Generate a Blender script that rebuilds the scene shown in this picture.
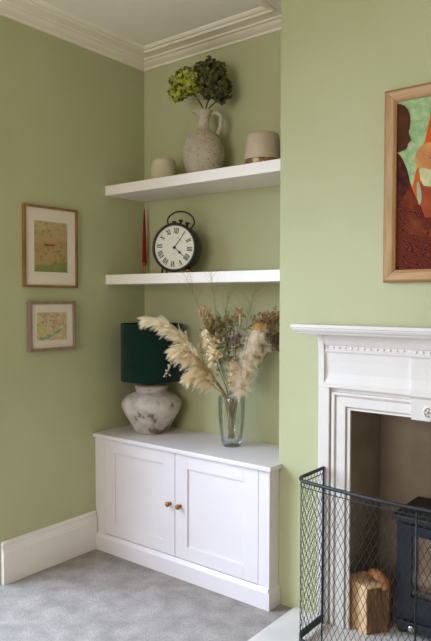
import bpy, bmesh, math, random
from mathutils import Vector, Matrix

for o in list(bpy.data.objects):
    bpy.data.objects.remove(o, do_unlink=True)
scene = bpy.context.scene
COL = scene.collection
PI = math.pi

# ------------------------------------------------------------------ camera
YAW, PITCH, ROLL = 0.6679, 0.0345, 0.0018
cam_data = bpy.data.cameras.new('camera')
cam = bpy.data.objects.new('camera', cam_data)
COL.objects.link(cam)
cam_data.sensor_fit = 'VERTICAL'
cam_data.sensor_height = 36.0
cam_data.lens = 639.84 * 36.0 / 641.0
cam_data.clip_start = 0.02
fw = Vector((-math.sin(YAW) * math.cos(PITCH), math.cos(YAW) * math.cos(PITCH), -math.sin(PITCH)))
rt = Vector((math.cos(YAW), math.sin(YAW), 0))
up = rt.cross(fw)
r2 = math.cos(ROLL) * rt + math.sin(ROLL) * up
u2 = -math.sin(ROLL) * rt + math.cos(ROLL) * up
M4 = Matrix.Identity(4)
for i in range(3):
    M4[i][0], M4[i][1], M4[i][2] = r2[i], u2[i], -fw[i]
M4.translation = Vector((2.5357, -2.5728, 1.3))
cam.matrix_world = M4
scene.camera = cam

# ------------------------------------------------------------------ light and exposure
vs = scene.view_settings
vs.view_transform = 'Standard'
vs.look = 'None'
vs.gamma = 1.0
vs.use_curve_mapping = False
vs.exposure = 0.0

world = bpy.data.worlds.new('overcast_sky')
scene.world = world
world.use_nodes = True
world.node_tree.nodes['Background'].inputs[0].default_value = (0.80, 0.90, 1.0, 1)
world.node_tree.nodes['Background'].inputs[1].default_value = 1.0


def area_light(name, loc, direction, sx, sy, watts, color, spread=180):
    ld = bpy.data.lights.new(name, 'AREA')
    ld.shape = 'RECTANGLE'
    ld.size, ld.size_y = sx, sy
    ld.energy = watts
    ld.color = color
    ld.spread = math.radians(spread)
    lo = bpy.data.objects.new(name, ld)
    COL.objects.link(lo)
    lo.location = loc
    lo.rotation_euler = Vector(direction).to_track_quat('-Z', 'Y').to_euler()
    return lo


# daylight through the bay window in the left wall, and an added fill light behind the camera
area_light('bay_window_daylight', (-0.80, -2.00, 1.42), (1, 0.10, -0.95), 1.7, 1.95, 150, (0.61, 0.765, 1.0), 132)
area_light('rear_fill_light', (1.50, -4.46, 1.55), (0, 1, 0.12), 1.5, 1.7, 64, (1.0, 0.95, 0.86))


# ------------------------------------------------------------------ helpers
def srgb(r, g, b):
    def c(v):
        v /= 255.0
        return v / 12.92 if v <= 0.04045 else ((v + 0.055) / 1.055) ** 2.4
    return (c(r), c(g), c(b), 1.0)


MATS = {}


def mat(name, c1, c2=None, scale=8.0, rough=0.5, metal=0.0, bump=0.0, bump_scale=60.0, detail=3.0,
        lo=0.35, hi=0.65, spec=0.5, c3=None, lo3=0.6, hi3=0.7, scale3=20.0, stretch=None, sheen=0.0, bump_dist=0.01):
    if name in MATS:
        return MATS[name]
    m = bpy.data.materials.new(name)
    m.use_nodes = True
    nt = m.node_tree
    b = nt.nodes['Principled BSDF']
    b.inputs['Roughness'].default_value = rough
    b.inputs['Metallic'].default_value = metal
    b.inputs['Specular IOR Level'].default_value = spec
    if sheen:
        b.inputs['Sheen Weight'].default_value = sheen
    tc = nt.nodes.new('ShaderNodeTexCoord')
    vec = tc.outputs['Object']
    if stretch:
        mp = nt.nodes.new('ShaderNodeMapping')
        mp.inputs['Scale'].default_value = stretch
        nt.links.new(vec, mp.inputs[0])
        vec = mp.outputs[0]
    col = None
    if c2 is None:
        b.inputs['Base Color'].default_value = srgb(*c1)
    else:
        n = nt.nodes.new('ShaderNodeTexNoise')
        n.inputs['Scale'].default_value = scale
        n.inputs['Detail'].default_value = detail
        nt.links.new(vec, n.inputs['Vector'])
        r = nt.nodes.new('ShaderNodeValToRGB')
        r.color_ramp.elements[0].position = lo
        r.color_ramp.elements[1].position = hi
        r.color_ramp.elements[0].color = srgb(*c1)
        r.color_ramp.elements[1].color = srgb(*c2)
        nt.links.new(n.outputs['Fac'], r.inputs[0])
        col = r.outputs[0]
        if c3 is not None:
            n3 = nt.nodes.new('ShaderNodeTexNoise')
            n3.inputs['Scale'].default_value = scale3
            n3.inputs['Detail'].default_value = 4.0
            nt.links.new(vec, n3.inputs['Vector'])
            r3 = nt.nodes.new('ShaderNodeMapRange')
            r3.inputs[1].default_value = lo3
            r3.inputs[2].default_value = hi3
            nt.links.new(n3.outputs['Fac'], r3.inputs[0])
            mx = nt.nodes.new('ShaderNodeMix')
            mx.data_type = 'RGBA'
            nt.links.new(r3.outputs[0], mx.inputs[0])
            nt.links.new(col, mx.inputs[6])
            mx.inputs[7].default_value = srgb(*c3)
            col = mx.outputs[2]
        nt.links.new(col, b.inputs['Base Color'])
    if bump:
        nb = nt.nodes.new('ShaderNodeTexNoise')
        nb.inputs['Scale'].default_value = bump_scale
        nb.inputs['Detail'].default_value = 4.0
        nt.links.new(vec, nb.inputs['Vector'])
        bp = nt.nodes.new('ShaderNodeBump')
        bp.inputs['Strength'].default_value = bump
        bp.inputs['Distance'].default_value = bump_dist
        nt.links.new(nb.outputs['Fac'], bp.inputs['Height'])
        nt.links.new(bp.outputs[0], b.inputs['Normal'])
    MATS[name] = m
    return m


def leafy(m, w=0.4):
    # thin dry plant matter lets light through
    nt = m.node_tree
    b = nt.nodes['Principled BSDF']
    t = nt.nodes.new('ShaderNodeBsdfTranslucent')
    src = b.inputs['Base Color']
    if src.is_linked:
        nt.links.new(src.links[0].from_socket, t.inputs[0])
    else:
        t.inputs[0].default_value = src.default_value
    mx = nt.nodes.new('ShaderNodeMixShader')
    mx.inputs[0].default_value = w
    nt.links.new(b.outputs[0], mx.inputs[1])
    nt.links.new(t.outputs[0], mx.inputs[2])
    out = [n for n in nt.nodes if n.type == 'OUTPUT_MATERIAL'][0]
    nt.links.new(mx.outputs[0], out.inputs[0])
    return m


def glass_mat(name, tint, transp=0.86, rough=0.02, fmax=0.85):
    m = bpy.data.materials.new(name)
    m.use_nodes = True
    nt = m.node_tree
    nt.nodes.clear()
    out = nt.nodes.new('ShaderNodeOutputMaterial')
    t = nt.nodes.new('ShaderNodeBsdfTransparent')
    t.inputs[0].default_value = tint
    g = nt.nodes.new('ShaderNodeBsdfGlossy')
    g.inputs['Roughness'].default_value = rough
    lw = nt.nodes.new('ShaderNodeLayerWeight')
    lw.inputs[0].default_value = 0.25
    mr = nt.nodes.new('ShaderNodeMapRange')
    mr.inputs[3].default_value = 1 - transp
    mr.inputs[4].default_value = fmax
    nt.links.new(lw.outputs['Fresnel'], mr.inputs[0])
    mx = nt.nodes.new('ShaderNodeMixShader')
    nt.links.new(mr.outputs[0], mx.inputs[0])
    nt.links.new(t.outputs[0], mx.inputs[1])
    nt.links.new(g.outputs[0], mx.inputs[2])
    nt.links.new(mx.outputs[0], out.inputs[0])
    return m


class MB:
    """collects geometry for one mesh object"""
    def __init__(self):
        self.v, self.f = [], []

    def add(self, verts, faces):
        k = len(self.v)
        self.v += [tuple(p) for p in verts]
        self.f += [tuple(i + k for i in f) for f in faces]
        return self

    def box(self, x0, x1, y0, y1, z0, z1):
        return self.add([(x0, y0, z0), (x1, y0, z0), (x1, y1, z0), (x0, y1, z0),
                         (x0, y0, z1), (x1, y0, z1), (x1, y1, z1), (x0, y1, z1)],
                        [(3, 2, 1, 0), (4, 5, 6, 7), (0, 1, 5, 4), (1, 2, 6, 5), (2, 3, 7, 6), (3, 0, 4, 7)])

    def lathe(self, prof, seg=32, c=(0, 0, 0), wob=None, close=False):
        vs, fs = [], []
        n = len(prof)
        for r, z in prof:
            for k in range(seg):
                a = 2 * PI * k / seg
                rr = r * (1 + (wob(a, z) if wob else 0))
                vs.append((c[0] + rr * math.cos(a), c[1] + rr * math.sin(a), c[2] + z))
        for i in range(n - 1 if not close else n):
            for k in range(seg):
                a, b = i * seg + k, i * seg + (k + 1) % seg
                j = (i + 1) % n
                fs.append((a, b, j * seg + (k + 1) % seg, j * seg + k))
        if not close:
            if prof[0][0] > 1e-6:
                fs.append(tuple(reversed(range(seg))))
            if prof[-1][0] > 1e-6:
                fs.append(tuple((n - 1) * seg + k for k in range(seg)))
        return self.add(vs, fs)

    def tube(self, pts, rad, seg=6, closed=False, flat=None):
        pts = [Vector(p) for p in pts]
        n = len(pts)
        vs, fs = [], []
        T = []
        for i in range(n):
            if closed:
                t = pts[(i + 1) % n] - pts[i - 1]
            else:
                t = pts[min(i + 1, n - 1)] - pts[max(i - 1, 0)]
            T.append(t.normalized() if t.length > 1e-9 else Vector((0, 0, 1)))
        ref = Vector((0, 0, 1)) if abs(T[0].z) < 0.9 else Vector((1, 0, 0))
        u = T[0].cross(ref).normalized()
        for i in range(n):
            u = (u - T[i] * u.dot(T[i]))
            u = u.normalized() if u.length > 1e-6 else T[i].orthogonal().normalized()
            w = T[i].cross(u)
            r = rad[i] if isinstance(rad, (list, tuple)) else rad
            for k in range(seg):
                a = 2 * PI * k / seg
                vs.append(pts[i] + u * (r * math.cos(a)) + w * (r * math.sin(a) * (flat or 1)))
        for i in range(n if closed else n - 1):
            j = (i + 1) % n
            for k in range(seg):
                fs.append((i * seg + k, i * seg + (k + 1) % seg, j * seg + (k + 1) % seg, j * seg + k))
        if not closed:
            fs.append(tuple(reversed(range(seg))))
            fs.append(tuple((n - 1) * seg + k for k in range(seg)))
        return self.add(vs, fs)

    def prism(self, prof, axis, a0, a1):
        """closed 2D profile extruded along an axis: axis x -> profile is (y, z), axis y -> (x, z), axis z -> (x, y)"""
        n = len(prof)
        def P(p, a):
            return {'x': (a, p[0], p[1]), 'y': (p[0], a, p[1]), 'z': (p[0], p[1], a)}[axis]
        vs = [P(p, a0) for p in prof] + [P(p, a1) for p in prof]
        fs = [tuple(reversed(range(n))), tuple(range(n, 2 * n))]
        for i in range(n):
            fs.append((i, (i + 1) % n, n + (i + 1) % n, n + i))
        return self.add(vs, fs)

    def ribbon(self, pts, w, side):
        vs, fs = [], []
        n = len(pts)
        for i, p in enumerate(pts):
            ww = w * (1 - 0.75 * i / (n - 1))
            vs += [p + side * ww, p - side * ww]
        for i in range(n - 1):
            fs.append((2 * i, 2 * i + 1, 2 * i + 3, 2 * i + 2))
        return self.add(vs, fs)

    def build(self, name, material, parent=None, smooth=False, bevel=0.0, loc=None, fix=True):
        me = bpy.data.meshes.new(name)
        me.from_pydata(self.v, [], self.f)
        if fix:
            bm = bmesh.new()
            bm.from_mesh(me)
            bmesh.ops.recalc_face_normals(bm, faces=bm.faces)
            bm.to_mesh(me)
            bm.free()
        if smooth:
            for p in me.polygons:
                p.use_smooth = True
        me.materials.append(material)
        o = bpy.data.objects.new(name, me)
        COL.objects.link(o)
        if parent is not None:
            o.parent = parent
        if loc:
            o.location = loc
        if bevel:
            md = o.modifiers.new('bevel', 'BEVEL')
            md.width = bevel
            md.segments = 2
            md.limit_method = 'ANGLE'
            md.angle_limit = math.radians(35)
        return o


def tag(o, label=None, cat=None, group=None, kind=None):
    if label:
        o['label'] = label
    if cat:
        o['category'] = cat
    if group:
        o['group'] = group
    if kind:
        o['kind'] = kind
    return o


def thing(name, label, cat, loc=(0, 0, 0), rotz=0.0, group=None):
    o = bpy.data.objects.new(name, None)
    o.empty_display_size = 0.05
    COL.objects.link(o)
    o.location = loc
    o.rotation_euler = (0, 0, rotz)
    return tag(o, label, cat, group)


def struct(o):
    o['kind'] = 'structure'
    return o


def smooth_path(pts, n=24):
    P = [Vector(p) for p in pts]
    P = [P[0] * 2 - P[1]] + P + [P[-1] * 2 - P[-2]]
    out = []
    segs = len(P) - 3
    for s in range(n + 1):
        t = s / n * segs
        i = min(int(t), segs - 1)
        u = t - i
        a, b, c, d = P[i], P[i + 1], P[i + 2], P[i + 3]
        out.append(0.5 * ((2 * b) + (c - a) * u + (2 * a - 5 * b + 4 * c - d) * u * u + (3 * b - a - 3 * c + d) * u ** 3))
    return out


# ------------------------------------------------------------------ materials
M_wall = mat('sage_green_paint', (179, 177, 137), (184, 182, 143), 2.5, 0.75, bump=0.06, bump_scale=160, bump_dist=0.003, spec=0.25)
M_ceil = mat('ceiling_paint', (238, 226, 203), (242, 231, 210), 3.0, 0.8, bump=0.04, bump_scale=120)
M_cornice = mat('cornice_plaster', (236, 222, 198), (241, 229, 206), 5.0, 0.7, bump=0.05, bump_scale=80)
M_trim = mat('white_gloss_trim', (230, 220, 211), (234, 225, 217), 5.0, 0.42)
M_cab = mat('cabinet_white_paint', (222, 211, 212), (226, 216, 217), 4.0, 0.4)
M_shelf = mat('shelf_white_paint', (234, 221, 210), (238, 227, 217), 4.0, 0.45)
M_carpet = mat('grey_carpet', (178, 165, 157), (208, 194, 185), 11.0, 1.0, bump=1.0, bump_scale=420, detail=9.0, lo=0.36, hi=0.64,
               spec=0.05, c3=(146, 134, 128), lo3=0.50, hi3=0.72, scale3=150, bump_dist=0.012, sheen=0.1)
M_marble = mat('white_painted_marble', (219, 209, 202), (213, 203, 197), 6.0, 0.42, bump=0.03, bump_scale=40)
M_hearth = mat('pale_hearth_stone', (214, 204, 195), (200, 191, 183), 7.0, 0.5, bump=0.05, bump_scale=50)
M_fire = mat('firebox_plaster', (180, 160, 140), (160, 140, 120), 5.0, 0.85, bump=0.25, bump_scale=25)
M_iron = mat('black_iron', (14, 14, 17), (20, 20, 22), 30.0, 0.5, metal=0.0, bump=0.1, bump_scale=200)
M_brass = mat('brass', (150, 108, 58), (166, 122, 66), 20.0, 0.28, metal=1.0)
M_oak = mat('pale_oak', (171, 128, 86), (190, 150, 106), 7.0, 0.5, bump=0.1, bump_scale=60, stretch=(9, 9, 1.0), detail=6)
M_oakh = mat('pale_oak_across', (171, 128, 86), (190, 150, 106), 7.0, 0.5, bump=0.1, bump_scale=60, stretch=(1.0, 9, 9), detail=6)

# ------------------------------------------------------------------ the room shell
W, D = 1.0805, 0.2924            # alcove width, chimney breast depth
BR = 2.42                        # far side of the breast
XR = 3.70                        # right wall
YF = -4.30                       # wall behind the camera
ZC = 2.60                        # ceiling
CH0, CH1, CHZ, CHY = 1.36, 2.13, 0.93, 0.08   # fire chamber

struct(MB().box(-0.95, XR + .2, YF - .2, 0.3, -0.12, 0.0).build('floor', M_carpet))
struct(MB().box(-0.95, XR + .2, YF - .2, 0.3, ZC, ZC + 0.12).build('ceiling', M_ceil))

WE = -0.936                      # where the left wall stops at the bay window
BX = -0.70                       # bay depth
BY = -3.05
mb = MB()
mb.box(-0.12, 0, WE, 0.12, 0, ZC)
mb.box(-0.12, 0, YF - .12, BY, 0, ZC)
mb.box(-0.12, 0, BY, WE, 2.42, ZC)
struct(mb.build('wall_left', M_wall))
mb = MB()
mb.box(BX, -0.12, WE, WE + 0.12, 0, ZC)
mb.box(BX, -0.12, BY - 0.12, BY, 0, ZC)
mb.box(BX - .12, BX, BY - .12, WE + .12, 0, 0.42)
mb.box(BX - .12, BX, BY - .12, WE + .12, 2.42, ZC)
mb.box(BX - .12, BX, BY - .12, BY + .17, 0.42, 2.42)
mb.box(BX - .12, BX, WE - .17, WE + .12, 0.42, 2.42)
struct(mb.build('wall_bay', mat('bay_white_paint', (226, 228, 226), (230, 232, 230), 3.0, 0.6)))
mb = MB()
mb.box(0, W, 0, 0.12, 0, ZC)
struct(mb.build('wall_back', M_wall))
mb = MB()
mb.box(BR, XR, 0, 0.12, 0, ZC)
struct(mb.build('wall_back_right', M_wall))
mb = MB()
mb.box(W, CH0, -D, 0.2, 0, ZC)
mb.box(CH1, BR, -D, 0.2, 0, ZC)
mb.box(CH0, CH1, -D, 0.2, CHZ, ZC)
struct(mb.build('wall_breast', M_wall))
mb = MB()
mb.box(CH0, CH1, CHY, 0.2, 0, CHZ)
mb.box(CH0, CH0 + .012, -D + .01, CHY, 0.01, CHZ - .012)
mb.box(CH1 - .012, CH1, -D + .01, CHY, 0.01, CHZ - .012)
mb.box(CH0, CH1, -D + .01, CHY, CHZ - .012, CHZ)
struct(mb.build('wall_firebox', M_fire))
mb = MB()
mb.box(XR, XR + .12, YF, 0.12, 0, ZC)
struct(mb.build('wall_right', M_wall))
mb = MB()
mb.box(-0.12, 0.70, YF - .12, YF, 0, ZC)
mb.box(2.30, XR + .12, YF - .12, YF, 0, ZC)
mb.box(0.70, 2.30, YF - .12, YF, 0, 0.65)
mb.box(0.70, 2.30, YF - .12, YF, 2.45, ZC)
struct(mb.build('wall_front', M_wall))


def window(name, x0, x1, y0, y1, z0, z1, axis):
    """sash window in the plane of the given axis, with frame, glazing bars and pane"""
    fr = MB()
    w = 0.06
    if axis == 'x':
        fr.box(x0, x1, y0, y0 + w, z0, z1).box(x0, x1, y1 - w, y1, z0, z1)
        fr.box(x0, x1, y0 + w, y1 - w, z0, z0 + w).box(x0, x1, y0 + w, y1 - w, z1 - w, z1)
        zm = (z0 + z1) / 2
        fr.box(x0, x1, y0 + w, y1 - w, zm - .025, zm + .025)
    else:
        fr.box(x0, x0 + w, y0, y1, z0, z1).box(x1 - w, x1, y0, y1, z0, z1)
        fr.box(x0 + w, x1 - w, y0, y1, z0, z0 + w).box(x0 + w, x1 - w, y0, y1, z1 - w, z1)
        zm = (z0 + z1) / 2
        fr.box(x0 + w, x1 - w, y0, y1, zm - .025, zm + .025)
    o = struct(fr.build(name, M_trim, bevel=0.004))
    ym, xm = (y0 + y1) / 2, (x0 + x1) / 2
    p = MB()
    if axis == 'x':
        p.box(xm - .003, xm + .003, y0 + w, y1 - w, z0 + w, z1 - w)
    else:
        p.box(x0 + w, x1 - w, ym - .003, ym + .003, z0 + w, z1 - w)
    p.build('pane', M_pane, o)
    return o


M_pane = glass_mat('window_glass', (0.97, 0.98, 0.98, 1), 0.96)
window('window_1', BX - .07, BX - .01, BY + .17, WE - .17, 0.42, 2.42, 'x')
window('fill_window', 0.70, 2.30, YF - .08, YF - .02, 0.65, 2.45, 'y')  # unseen window added for the rear fill light to shine through


def sweep(prof, path, name, m, parent=None):
    """profile (offset from wall, z) swept along a 2D path with mitred corners; the room lies to the right of the path direction"""
    n = len(path)
    P = [Vector(p) for p in path]
    mb = MB()
    k = len(prof)
    vs, fs = [], []
    for i in range(n):
        def nrm(a, b):
            d = (b - a).normalized()
            return Vector((d.y, -d.x))
        if i == 0:
            off = nrm(P[0], P[1])
        elif i == n - 1:
            off = nrm(P[-2], P[-1])
        else:
            n1, n2 = nrm(P[i - 1], P[i]), nrm(P[i], P[i + 1])
            off = (n1 + n2) / (1 + n1.dot(n2))
        for (o_, z) in prof:
            q = P[i] + off * o_
            vs.append((q.x, q.y, z))
    for i in range(n - 1):
        for j in range(k):
            a, b = i * k + j, i * k + (j + 1) % k
            fs.append((a, b, b + k, a + k))
    fs.append(tuple(reversed(range(k))))
    fs.append(tuple((n - 1) * k + j for j in range(k)))
    mb.add(vs, fs)
    return mb.build(name, m, parent)


# plaster cornice round the ceiling
cz = 2.5537
corn = [(0.0, cz), (0.010, cz), (0.013, cz + .004), (0.013, cz + .008), (0.020, cz + .010), (0.032, cz + .013), (0.046, cz + .0185),
        (0.058, cz + .0265), (0.061, cz + .0265), (0.061, cz + .024), (0.069, cz + .024), (0.074, cz + .027), (0.074, cz + .031),
        (0.095, cz + .033), (0.118, cz + .034), (0.118, cz + .030), (0.124, cz + .027), (0.131, cz + .027), (0.137, cz + .031),
        (0.137, cz + .035), (0.150, cz + .035), (0.155, cz + .038), (0.160, cz + .041), (0.165, cz + .0463), (0.165, ZC), (0.0, ZC)]
corn = [(o_ * 1.07, z) for o_, z in corn]
struct(sweep(corn, [(0, BY), (0, WE), (0, 0), (W, 0), (W, -D), (BR, -D), (BR, 0), (XR, 0)], 'trim_1', M_cornice))

# skirting board on the left wall, with its moulded top
sk = [(0, 0), (0.020, 0), (0.020, 0.145), (0.017, 0.150), (0.017, 0.156), (0.013, 0.164), (0.011, 0.176), (0.014, 0.180), (0.013, 0.188), (0.006, 0.195), (0, 0.195)]
struct(sweep(sk, [(0, -0.926), (0, -0.372)], 'baseboard_left', M_trim))
struct(sweep(sk, [(BR, 0), (XR, 0)], 'baseboard_back', M_trim))
struct(sweep(sk, [(XR, 0), (XR, YF)], 'baseboard_right', M_trim))

# hearth, flush with the carpet
hz = 0.012
hearth = MB().box(1.165, 2.325, -0.80, -D, 0.0, hz).box(CH0 + .012, CH1 - .012, -D, CHY, 0.0, hz).build('hearth', M_hearth, bevel=0.003)
tag(hearth, 'pale stone hearth slab set into the carpet before the fireplace', 'hearth', kind='structure')


# ------------------------------------------------------------------ floating shelves
def shelf(z0, z1, label):
    o = MB().box(0.0, W, -0.2903, 0.0, z0, z1).build('floating_shelf', M_shelf, bevel=0.002)
    tag(o, label, 'shelf', 'white floating shelves in the alcove')


SZ1, SZ2 = 1.885, 1.4222
shelf(1.8345, SZ1, 'thick white alcove shelf that carries the speckled jug of hydrangeas')
shelf(1.3725, SZ2, 'thick white alcove shelf that carries the clock and red candle')

# ------------------------------------------------------------------ alcove cabinet
CT = 0.6033
cab = thing('alcove_cabinet', 'low white two-door cupboard built into the alcove under the shelves', 'cabinet', (0.54, -0.18, 0))


def cpart(mb, name, m, bevel=0.0015, parent=None, smooth=False):
    o = mb.build(name, m, cab if parent is None else parent, bevel=bevel, smooth=smooth)
    if parent is None:
        o.location = (-0.54, 0.18, 0)
    return o


fy = -0.366          # front of the doors
mb = MB()
mb.box(0.001, W - .001, -0.352, -0.002, 0.001, CT - 0.02)
mb.box(W, 1.083, -0.352, -D - .001, 0.0, CT - .02)
cpart(mb, 'carcass', M_cab)
cpart(MB().box(0.0, 0.070, fy, -0.352, 0.085, CT - .02), 'stile', M_cab)
cpart(MB().box(1.027, 1.083, fy, -0.352, 0.085, CT - .02), 'stile', M_cab)
cpart(MB().box(0.0, W, -0.3824, -0.002, CT - .02, CT).box(W, 1.097, -0.3824, -D - .001, CT - .02, CT), 'top', M_cab, 0.003)
pp = [(fy + .01, 0), (-0.382, 0), (-0.382, 0.072), (-0.378, 0.079), (-0.372, 0.082), (-0.368, 0.088), (fy + .01, 0.088)]
mb = MB().prism(pp, 'x', 0.020, 1.083)
mb2 = MB().prism([(1.083, 0), (1.093, 0), (1.093, 0.072), (1.089, 0.079), (1.085, 0.088), (1.083, 0.088)], 'y', -0.382, -D - .001)
mb.add(mb2.v, mb2.f)
cpart(mb, 'plinth', M_cab, 0.001)


def door(x0, x1, knob_x):
    z0, z1 = 0.091, CT - .024
    s = 0.075
    mb = MB()
    mb.box(x0, x0 + s, fy, -0.353, z0, z1).box(x1 - s, x1, fy, -0.353, z0, z1)
    mb.box(x0 + s, x1 - s, fy, -0.353, z0, z0 + s * .85).box(x0 + s, x1 - s, fy, -0.353, z1 - s * .85, z1)
    d = cpart(mb, 'door', M_cab, 0.0012)
    p = MB().box(x0 + s, x1 - s, fy + .0075, -0.353, z0 + s * .85, z1 - s * .85)
    p.build('panel', M_cab, d)
    # thin bead round the panel
    kb = MB().add([(0, 0, 0), (1, 0, 0), (0, 1, 0)], [(0, 1, 2)]).build('knob', M_brass, d)
    kb.data.clear_geometry()
    full = [(0.0, 0.0), (0.0085, 0.0), (0.0085, 0.002), (0.0045, 0.004), (0.004, 0.009), (0.008, 0.012), (0.0115, 0.016), (0.0125, 0.020), (0.0105, 0.026), (0.006, 0.0290), (0.0, 0.030)]
    tmp = MB().lathe(full, 24)
    kb.data.from_pydata([(knob_x + x, fy - z, 0.337 + y) for x, y, z in tmp.v], [], tmp.f)
    for q in kb.data.polygons:
        q.use_smooth = True
    return d


door(0.0715, 0.5535, 0.527)
door(0.5565, 1.0255, 0.590)

# ------------------------------------------------------------------ fireplace surround
XC = 1.745
fs_ = thing('fireplace_surround', 'white chimneypiece with moulded frame, beaded frieze and mantel shelf', 'fireplace', (XC, -D, hz))


def fpart(mb, name, m=None, bevel=0.0015, parent=None, smooth=False):
    o = mb.build(name, m or M_marble, parent or fs_, bevel=bevel, smooth=smooth)
    if parent is None:
        o.location = (-XC, D, -hz)
    return o


def mir(x):
    return 2 * XC - x


def u_frame(xo, zo, xi, zi, yf, name, bev=0.0015, D=D):
    mb = MB()
    mb.add([(xo, yf, hz), (xi, yf, hz), (xi, yf, zi), (xo, yf, zo), (xo, -D, hz), (xi, -D, hz), (xi, -D, zi), (xo, -D, zo)],
           [(0, 1, 2, 3), (5, 4, 7, 6), (1, 5, 6, 2), (4, 0, 3, 7), (3, 2, 6, 7), (4, 5, 1, 0)])
    a, b = mir(xo), mir(xi)
    mb.add([(a, yf, hz), (b, yf, hz), (b, yf, zi), (a, yf, zo), (a, -D, hz), (b, -D, hz), (b, -D, zi), (a, -D, zo)],
           [(0, 1, 2, 3), (5, 4, 7, 6), (1, 5, 6, 2), (4, 0, 3, 7), (3, 2, 6, 7), (4, 5, 1, 0)])
    mb.add([(xo, yf, zo), (xi, yf, zi), (b, yf, zi), (a, yf, zo), (xo, -D, zo), (xi, -D, zi), (b, -D, zi), (a, -D, zo)],
           [(0, 1, 2, 3), (4, 5, 6, 7), (1, 5, 6, 2), (0, 4, 7, 3), (0, 1, 5, 4), (3, 2, 6, 7)])
    return fpart(mb, name, bevel=bev)


x0 = 1.297
for sx in (0, 1):
    a, b = (x0, 1.345) if sx == 0 else (mir(1.345), mir(x0))
    fpart(MB().box(a, b, -0.346, -D, hz, 0.955), 'pilaster', bevel=0.003)
u_frame(1.345, 0.955, 1.351, 0.937, -0.326, 'groove', 0)
u_frame(1.351, 0.937, 1.366, 0.926, -0.341, 'moulding', 0.003)
u_frame(1.366, 0.926, 1.374, 0.920, -0.332, 'bead', 0.002)
u_frame(1.374, 0.920, 1.410, 0.884, -0.337, 'architrave', 0.0015, 0.310)
u_frame(1.410, 0.884, 1.416, 0.879, -0.324, 'groove', 0, 0.318)
u_frame(1.416, 0.879, 1.428, 0.871, -0.331, 'slip', 0.001, 0.320)
# frieze: one swelling profile, broken by the centre tablet
fr = [(-D, 0.955), (-0.350, 0.955), (-0.350, 0.968), (-0.345, 0.974), (-0.340, 0.985), (-0.337, 1.01), (-0.338, 1.055), (-0.341, 1.088),
      (-0.346, 1.096), (-0.346, 1.101), (-0.343, 1.103), (-0.343, 1.118), (-0.347, 1.120), (-0.350, 1.127), (-0.355, 1.142), (-0.360, 1.152), (-0.360, 1.163), (-D, 1.163)]
K0, K1 = 1.676, mir(1.676)
fpart(MB().prism(fr, 'x', 1.322, K0), 'frieze', bevel=0)
fpart(MB().prism(fr, 'x', K1, mir(1.322)), 'frieze', bevel=0)
frk = [(y - (0.020 if y < -D - 1e-6 else 0), z) for y, z in fr]
frk = [(-D, 0.868), (-0.352, 0.868), (-0.356, 0.905), (-0.360, 0.945)] + frk[1:]
tab = fpart(MB().prism(frk, 'x', K0, K1), 'tablet', bevel=0.001)
ros = MB()
ros.tube([(XC + .021 * math.cos(a), -0.358, 0.900 + .021 * math.sin(a)) for a in [2 * PI * k / 24 for k in range(24)]], 0.0045, 8, closed=True)
for k in range(6):
    a = 2 * PI * k / 6
    ros.tube([(XC + .004 * math.cos(a), -0.360, .900 + .004 * math.sin(a)), (XC + .010 * math.cos(a), -0.362, .900 + .010 * math.sin(a)), (XC + .015 * math.cos(a), -0.359, .900 + .015 * math.sin(a))], [.002, .0045, .002], 6)
ros.build('rosette', M_marble, tab, smooth=True)
for a, b in ((x0, 1.322), (mir(1.322), mir(x0))):
    endp = [(-D, 0.955), (-0.347, 0.955), (-0.347, 1.085), (-0.350, 1.105), (-0.354, 1.135), (-0.362, 1.152), (-0.362, 1.163), (-D, 1.163)]
    fpart(MB().prism(endp, 'x', a, b), 'frieze_end', bevel=0.001)
beads = MB()
nb = 14
for side in (0, 1):
    for k in range(nb):
        bx = 1.334 + (K0 - 1.342) * k / (nb - 1)
        if side:
            bx = mir(bx)
        beads.lathe([(0.0, -0.006), (0.0045, -0.0042), (0.0062, 0), (0.0045, 0.0042), (0.0, 0.006)], 8, (bx, -0.3412, 1.1105))
for k in range(5):
    beads.lathe([(0.0, -0.006), (0.0045, -0.0042), (0.0062, 0), (0.0045, 0.0042), (0.0, 0.006)], 8, (XC - .05 + .025 * k, -0.3612, 1.1105))
tag(fpart(beads, 'bead_row', bevel=0, smooth=True), kind='stuff')
ms = [(-D, 1.163), (-0.418, 1.163), (-0.422, 1.166), (-0.425, 1.171), (-0.431, 1.176), (-0.435, 1.182), (-0.436, 1.187),
      (-0.440, 1.189), (-0.440, 1.2005), (-D, 1.2005)]
# the mantel is the same profile returned at both ends
pm = [(-(y + D), z) for y, z in ms]
n_ = len(pm)
vsm, fsm = [], []
xa, xb = 1.224 + 0.1476, mir(1.224 + 0.1476)
for (px, off) in ((xa, -1), (xb, 1)):
    for (e, z) in pm:
        vsm.append((px + off * e, -D, z))
    for (e, z) in pm:
        vsm.append((px + off * e, -D - e, z))
k = n_
for j in range(n_):
    j2 = (j + 1) % n_
    fsm.append((j, j2, k + j2, k + j))
    fsm.append((k + j, k + j2, 3 * k + j2, 3 * k + j))
    fsm.append((3 * k + j, 3 * k + j2, 2 * k + j2, 2 * k + j))
fsm.append(tuple(range(n_)))
fsm.append(tuple(2 * k + j for j in range(n_)))
fpart(MB().add(vsm, fsm), 'mantel_shelf', bevel=0)

# ------------------------------------------------------------------ stove
sx0, sx1, sy0, sy1 = 1.573, 1.917, -0.232, 0.03
M_stove = mat('stove_blue_black_enamel', (20, 23, 36), (25, 28, 42), 12.0, 0.42, bump=0.05, bump_scale=150)
M_stoveb = mat('stove_black_iron', (26, 25, 27), (33, 32, 34), 12.0, 0.5, bump=0.08, bump_scale=150)
st = thing('wood_stove', 'dark blue-black cast iron wood stove with glass door inside the fireplace', 'stove', (XC, -0.1, hz))


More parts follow.
